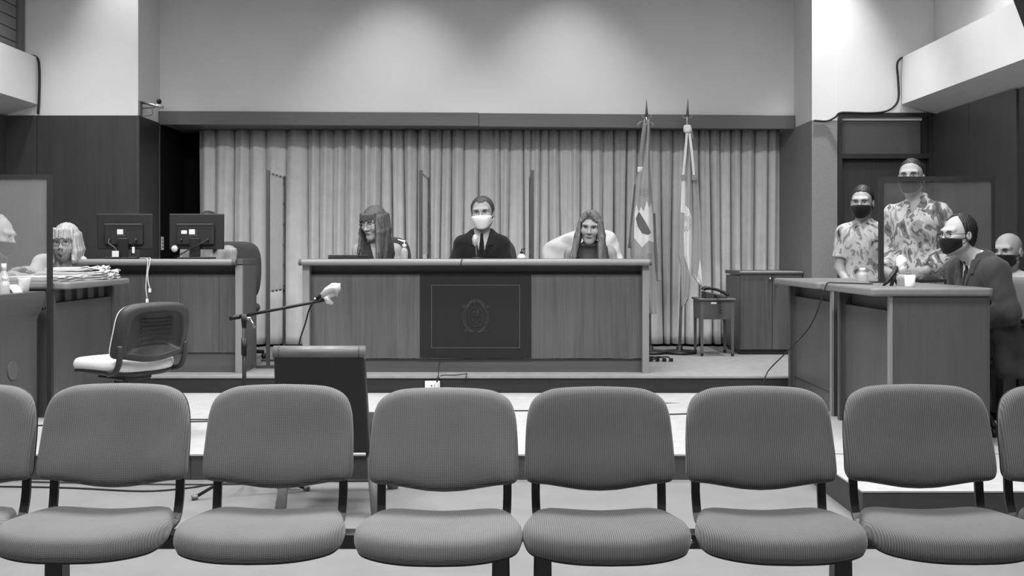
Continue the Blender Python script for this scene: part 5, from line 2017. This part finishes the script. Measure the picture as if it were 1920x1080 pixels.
drape('cloth', t, [(224, 1207, 1220), (250, 1203, 1219), (300, 1198, 1219), (335, 1193, 1221), (380, 1187, 1225), (430, 1181, 1227), (480, 1182, 1229), (540, 1190, 1231), (588, 1205, 1232)], YF - .05, 3.2, .018, [M['flag_g'], M['flag_w'], M['flag_d'], M['flag_g2']], pat1, 130, 420)
drape('cloth_tail', t, [(400, 1223, 1228), (470, 1226, 1232), (527, 1231, 1241)], YF - .03, 2, .01, [M['flag_g2'], M['flag_d']], lambda x, y: np.where(x < 1233, 1, 0), 16, 60, .02)
drape('cloth_fold', t, [(345, 1189, 1193), (390, 1184, 1190), (465, 1177, 1184)], YF - .06, 2, .012, [M['flag_d']], lambda x, y: np.zeros(x.shape, int), 14, 50, .02)
bw_ = []
for sg in (-1, 1):
    c0 = Vector(P(1210, 223, YF - .04))
    v = [c0 + Vector((0, 0, .012)), c0 + Vector((sg * .075, -.01, -.085)), c0 + Vector((sg * .105, .0, -.045)), c0 + Vector((sg * .04, .02, -.11)), c0 + Vector((0, .015, -.012)), c0 + Vector((sg * .05, -.035, -.04))]
    fixn(mk('bow_loop', [tuple(p) for p in v], [(0, 5, 2), (0, 1, 5), (5, 1, 2), (1, 3, 2), (0, 4, 1), (4, 3, 1), (0, 2, 4), (2, 3, 4)], M['flag_g2'], t, True)).modifiers.new('sub', 'SUBSURF').levels = 2
drape('sash', t, [(232, 1207, 1213), (280, 1201, 1208), (315, 1196, 1205)], YF - .075, 1, .004, [M['flag_g2']], lambda x, y: np.zeros(x.shape, int), 8, 30, .005)
drape('sash_end', t, [(313, 1195, 1206), (323, 1195, 1204)], YF - .08, 1, .004, [M['flag_w']], lambda x, y: np.zeros(x.shape, int), 8, 8, .005)

YF2 = 9.36
t = thing('flag', 'furled striped flag with white band on the full pole right of the bench', 'flag', (P(1274, 0, YF2)[0], YF2, H2), group='ceremonial flags')
flag_pole(t, 1290, 1274, YF2, 186)
wh = [(1284, 385), (1291, 395), (1297, 405), (1297, 440), (1295, 522), (1289, 505), (1282, 480), (1281, 440)]
wl_ = [(1277, 335), (1284, 335), (1283, 400), (1275, 398)]


def pat2(x, y):
    m_ = np.where(inpoly(x, y, wh) | inpoly(x, y, wl_), 1, 0)
    a = np.arctan2(y - 420, x - 1282)
    r_ = np.hypot(x - 1282, (y - 420))
    ray = (np.sin(a * 22) > .45) & (r_ > 5) & (r_ < 15)
    m_ = np.where((m_ == 1) & ray, 2, m_)
    return m_


drape('cloth', t, [(250, 1286, 1294), (300, 1280, 1297), (340, 1277, 1298), (400, 1272, 1299), (480, 1271, 1299), (500, 1276, 1298), (560, 1277, 1292), (574, 1277, 1281)], YF2 - .06, 3.5, .018, [M['flag_g'], M['flag_w'], M['flag_g2']], pat2, 130, 420)
wt = [(1311, 486), (1316, 515), (1316, 536), (1306, 527)]
drape('cloth_wing', t, [(300, 1294, 1298), (345, 1297, 1309), (430, 1298, 1314), (515, 1296, 1317), (536, 1312, 1317)], YF2 - .03, 2.6, .016, [M['flag_g'], M['flag_w']], lambda x, y: np.where(inpoly(x, y, wt), 1, 0), 70, 260, .03)
for a, b in (((1288, 250), (1281, 328)), ((1293, 250), (1301, 328))):
    p0, p1 = Vector(P(*a, YF2 - .09)), Vector(P(*b, YF2 - .09))
    tube('ribbon', M['flag_w'], t, [p0, p0.lerp(p1, .5) + Vector((0, -.01, 0)), p1], .01, 6, 3, flat=(.012, .003))
    box('ribbon_end', M['flag_g2'], t, p1.x - .018, p1.x + .018, p1.y - .008, p1.y + .008, p1.z - .045, p1.z)
v, f = spherev(P(1289, 243, YF2 - .05), (.042, .035, .042), 10, 7)
rn = random.Random(6)
v = [(a + rn.uniform(-.010, .010), b + rn.uniform(-.010, .010), c + rn.uniform(-.010, .010)) for a, b, c in v]
_k = mk('knot', v, f, M['flag_w'], t, True).modifiers.new('sub', 'SUBSURF')
_k.levels = _k.render_levels = 2
drape('knot_tail', t, [(243, 1292, 1298), (262, 1297, 1302)], YF2 - .06, 1, .004, [M['flag_g2']], lambda x, y: np.zeros(x.shape, int), 6, 10, .01)

# ------------------------------------------------------------------ cabinet, telephone table, telephone
t = thing('cabinet', 'two-door walnut cabinet against the stucco pier', 'cabinet', (2.27, 9.4, H2))
X0, X1, YFc = 2.0, 2.545, 9.25
box('body', M['fascia'], t, X0, X1, YFc + .02, 9.85, H2 + .04, .93)
box('plinth', M['darkwood2'], t, X0 + .01, X1 - .01, YFc + .03, 9.83, H2, H2 + .04)
v, f = nose(X0 - .005, X1 + .003, YFc - .01, 9.86, .972, .94)
fixn(mk('top', v, f, M['fascia'], t))
v, f = nose(X0 + .012, X1, YFc - .014, YFc + .02, .9735, .951)
fixn(mk('nosing', v, f, M['nosing'], t))
xm = P(1448, 0, YFc)[0]
for a, b, xk in ((X0 + .003, xm - .002, xm - .022), (xm + .002, X1 - .003, xm + .03)):
    d_ = box('door', M['walnut2'], t, a, b, YFc, YFc + .02, H2 + .045, .938, .002, 1)
    zk = .905 if xk < xm else .86
    v, f = spherev((xk, YFc - .018, zk), .013, 12, 8)
    mk('knob', v, f, M['chrome'], d_, True)

TY = 9.1
q = lambda px, py: P(px, py, TY)
t = thing('telephone_table', 'small wooden table with tapered legs beside the cabinet', 'table', (q(1344, 0)[0], TY, H2))
x0, x1 = q(1311, 0)[0], q(1378, 0)[0]
zt = q(0, 560)[2]
box('top', M['fascia'], t, x0 - .005, x1 + .005, TY - .02, TY + .36, zt - .016, zt, .003, 1)
zb = q(0, 599)[2]
d_ = box('drawer', M['walnut2'], t, x0 + .036, x1 - .026, TY + .0, TY + .02, zb, zt - .018, .002, 1)
box('label_strip', M['paper'], d_, x0 + .10, x0 + .147, TY - .003, TY, zt - .045, zt - .030)
box('apron', M['fascia'], t, x0 + .012, x0 + .028, TY + .035, TY + .33, zb, zt - .017)
box('apron', M['fascia'], t, x1 - .028, x1 - .012, TY + .035, TY + .33, zb, zt - .017)
for xa, ya in ((x0 + .026, TY + .016), (x1 - .018, TY + .016), (x0 + .026, TY + .34), (x1 - .018, TY + .34)):
    v = [(xa - .010, ya - .010, H2 + .03), (xa + .010, ya - .010, H2 + .03), (xa + .010, ya + .010, H2 + .03), (xa - .010, ya + .010, H2 + .03),
         (xa - .016, ya - .016, zt - .017), (xa + .012, ya - .016, zt - .017), (xa + .012, ya + .016, zt - .017), (xa - .016, ya + .016, zt - .017)]
    l = mk('leg', v, BOXF, M['fascia'], t)
    v, f = spherev((xa, ya, H2 + .015), .015, 10, 6)
    mk('caster', v, f, M['dark_metal'], l, True)
t = thing('telephone', 'black desk telephone with coiled cord on the small table', 'telephone', (q(1345, 0)[0], TY + .15, zt))
xc = q(1347, 0)[0]
v = [(xc - .10, TY + .04, zt), (xc + .09, TY + .04, zt), (xc + .09, TY + .26, zt), (xc - .10, TY + .26, zt),
     (xc - .10, TY + .05, zt + .058), (xc + .08, TY + .05, zt + .022), (xc + .08, TY + .25, zt + .022), (xc - .10, TY + .25, zt + .058)]
b = mk('base', v, BOXF, M['black_pl'], t)
bevel(b, .008, 2)
h_ = tube('handset', M['black_pl'], t, [(xc - .115, TY + .09, zt + .070), (xc - .10, TY + .09, zt + .086), (xc - .03, TY + .09, zt + .082), (xc + .04, TY + .09, zt + .060), (xc + .085, TY + .09, zt + .035), (xc + .10, TY + .09, zt + .020)], [.020, .019, .013, .013, .017, .019], 10, 4)
co = []
for i in range(120):
    a = i * .55
    s_ = i / 119
    co.append((xc - .02 + .03 * s_ + .010 * math.cos(a), TY + .06 - .095 * min(1, s_ * 2) + .010 * math.sin(a), zt + .028 - (max(0, s_ - .42) / .58) * .16 + .0))
tube('coiled_cord', M['black_pl'], h_, co, .003, 5)

# ------------------------------------------------------------------ microphone stand and microphone
t = thing('microphone_stand', 'black boom microphone stand on a tripod behind the left seats', 'microphone stand', (-1.2425, 5.0, 0))
xp, yp = -1.2425, 5.0
tube('pole', M['black_pl'], t, [(xp, yp, .10), (xp, yp, .83)], .0095, 10)
tube('grip', M['black_pl'], t, [(xp, yp, .66), (xp, yp, .74)], .014, 12)
tube('clutch', M['black_pl'], t, [(xp, yp, .79), (xp, yp, .852)], [.011, .017], 10)
tube('boom', M['black_pl'], t, [P(448, 594, 5.0), P(612, 562, 5.0)], .0078, 10)
tube('boom_grip', M['black_pl'], t, [P(431, 597.5, 5.0), P(450, 593.5, 5.0)], .0115, 10)
k_ = tube('clamp_knob', M['chrome'], t, [(xp + .015, yp - .02, .833), (xp + .035, yp - .02, .833)], .008, 8)
tube('lever', M['chrome'], k_, [(xp + .032, yp - .02, .833), (xp + .055, yp - .02, .79)], [.004, .007], 8)
for (fx_, fy_) in (((365 - VX) * 4.915 / FP, 4.915), ((575 - VX) * 5.1 / FP, 5.1), (-1.30, 5.30)):
    l = tube('leg', M['black_pl'], t, [(xp, yp, .13), (fx_, fy_, .012)], .0075, 8)
    d_ = (Vector((fx_, fy_, 0)) - Vector((xp, yp, 0))).normalized()
    tube('rubber_foot', M['grey_metal'], l, [(fx_ - d_.x * .015, fy_ - d_.y * .015, .015), (fx_ + d_.x * .014, fy_ + d_.y * .014, .0115)], .011, 8)
t = thing('microphone', 'microphone with pale foam ball wrapped in plastic on the boom', 'microphone', P(605, 556, 5.0))
p0, p1 = Vector(P(593, 560, 5.0)), Vector(P(628, 541, 5.0))
tube('body', M['black_pl'], t, [p0, p0.lerp(p1, .75)], [.008, .013], 10)
tube('connector', M['chrome'], t, [p0 + (p0 - p1).normalized() * .012, p0], .008, 8)
v, f = spherev(tuple(p1), .0265, 18, 12)
mk('foam_ball', v, f, M['foam'], t, True)
tube('clip', M['black_pl'], t, [P(610, 563, 5.0), P(606, 556, 5.0)], .011, 8)
v, f = tubev([p0.lerp(p1, .30), p0.lerp(p1, .6), p0.lerp(p1, .95), p0.lerp(p1, 1.2) + Vector((0, 0, -.015))], [.014, .026, .029, .031], 14)
rn = random.Random(8)
v = [(a[0] + rn.uniform(-.004, .004), a[1] + rn.uniform(-.004, .004), a[2] + rn.uniform(-.005, .005)) for a in v]
mk('plastic_wrap', v, f, M['wrap'], t, True)
v, f = tubev([P(612, 556, 4.99), P(616, 566, 4.99), P(624, 569, 4.99)], [.016, .014, .006], 8)
mk('wrap_tail', v, f, M['wrap'], t, True)
o = tube('stand_cable', M['cable'], None, [P(590, 563, 5.02), P(580, 580, 5.04), P(572, 608, 5.08), P(562, 640, 5.13), P(556, 690, 5.18), (-1.0, 5.22, .4), (-1.02, 5.25, .03), (-1.1, 5.26, .006), (-1.6, 5.22, .006), (-2.4, 5.28, .006)], .0038, 6, 5)
tag(o, 'thin cable hanging from the boom microphone to the floor', 'cable')

# ------------------------------------------------------------------ sockets and loose cables
SY = 7.64
t = thing('floor_socket', 'white socket box on the platform riser below the crest', 'socket', (-.55, SY, .15))
x0, _, z1 = P(797, 714, SY)
x1, _, z0 = P(825, 732, SY)
b = box('plate', M['white'], t, x0, x1, SY - .015, SY, z0, z1, .003, 1)
box('slot', M['black_pl'], b, x0 + .043, x0 + .052, SY - .0165, SY - .015, (z0 + z1) / 2 - .004, (z0 + z1) / 2 + .006)
box('slot', M['black_pl'], b, x0 + .066, x0 + .075, SY - .0165, SY - .015, (z0 + z1) / 2 - .004, (z0 + z1) / 2 + .006)
box('plug', M['paper2'], t, x1 - .036, x1 - .008, SY - .05, SY - .0155, z0 + .004, z1 - .006, .005, 1)
o = tube('socket_cable', M['cable'], None, [(x1 - .02, SY - .045, z1 - .01), (x1 - .02, SY - .03, z1 + .02), (x1 - .012, 7.66, H2 + .006), P(822, 690, 7.74), (P(826, 0, 7.9)[0], 7.9, .34)], .0035, 6, 4)
tag(o, 'thin dark cable rising from the white floor socket', 'cable')
o = tube('platform_cable', M['cable'], None, [(x1 - .018, SY - .04, z1 - .005), (x1 + .01, 7.66, H2 + .006), (x1 + .10, 7.68, H2 + .006), P(874, 701, 7.70), P(875, 702, 7.635), P(872, 715, 7.633)], .0035, 6, 4)
tag(o, 'thin dark cable curling over the platform edge', 'cable')
t = thing('plug_cluster', 'small cluster of black plugs and cables on the upper platform', 'cable', (1.22, 8.72, H2))
rn = random.Random(11)
for k in range(4):
    xa = 1.10 + k * .055
    tube('cord', M['cable'], t, [(xa - .08, 8.80, H2 + .006), (xa - .02, 8.74, H2 + .03), (xa + .03, 8.70, H2 + .035), (xa + .05, 8.68, H2 + .012)], .006, 6, 4)
    box('plug', M['black_pl'], t, xa + .035, xa + .065, 8.66, 8.69, H2 + .002, H2 + .028)
for pts, lab in (([(-2.7, 6.35, H1 + .004), (-2.0, 6.42, H1 + .004), (-1.2, 6.44, H1 + .004), (-.6, 6.6, H1 + .004), (.1, 6.78, H1 + .004), (.9, 6.62, H1 + .004), (1.6, 6.8, H1 + .004)], 'long dark cable lying across the pale lower platform'),
                 ([(-2.75, 6.20, H1 + .004), (-2.0, 6.33, H1 + .004), (-1.2, 6.40, H1 + .004), (-.7, 6.36, H1 + .004), (-.45, 6.32, H1 + .004)], 'shorter dark cable on the pale platform at the left')):
    o = tube('floor_cable', M['cable'], None, pts, .0045, 6, 6)
    tag(o, lab, 'cable', 'cables on the lower platform')
o = tube('hall_cable', M['cable'], None, [(-2.9, 5.2, .005), (-2.2, 5.16, .005), (-1.75, 5.08, .005), (-1.55, 5.15, .005), (-1.4, 5.25, .005), (-.9, 5.3, .005), (-.3, 5.31, .005)], .0042, 6, 6)
tag(o, 'dark cable on the hall floor along the lower riser', 'cable')
o = lathe('floor_disc', M['black_pl'], None, [(.11, 0), (.11, .012), (.03, .02), (.02, .03)], (P(541, 0, 9.75)[0], 9.75, H2), 28)
tag(o, 'round black disc on the floor by the curtain', 'disc')
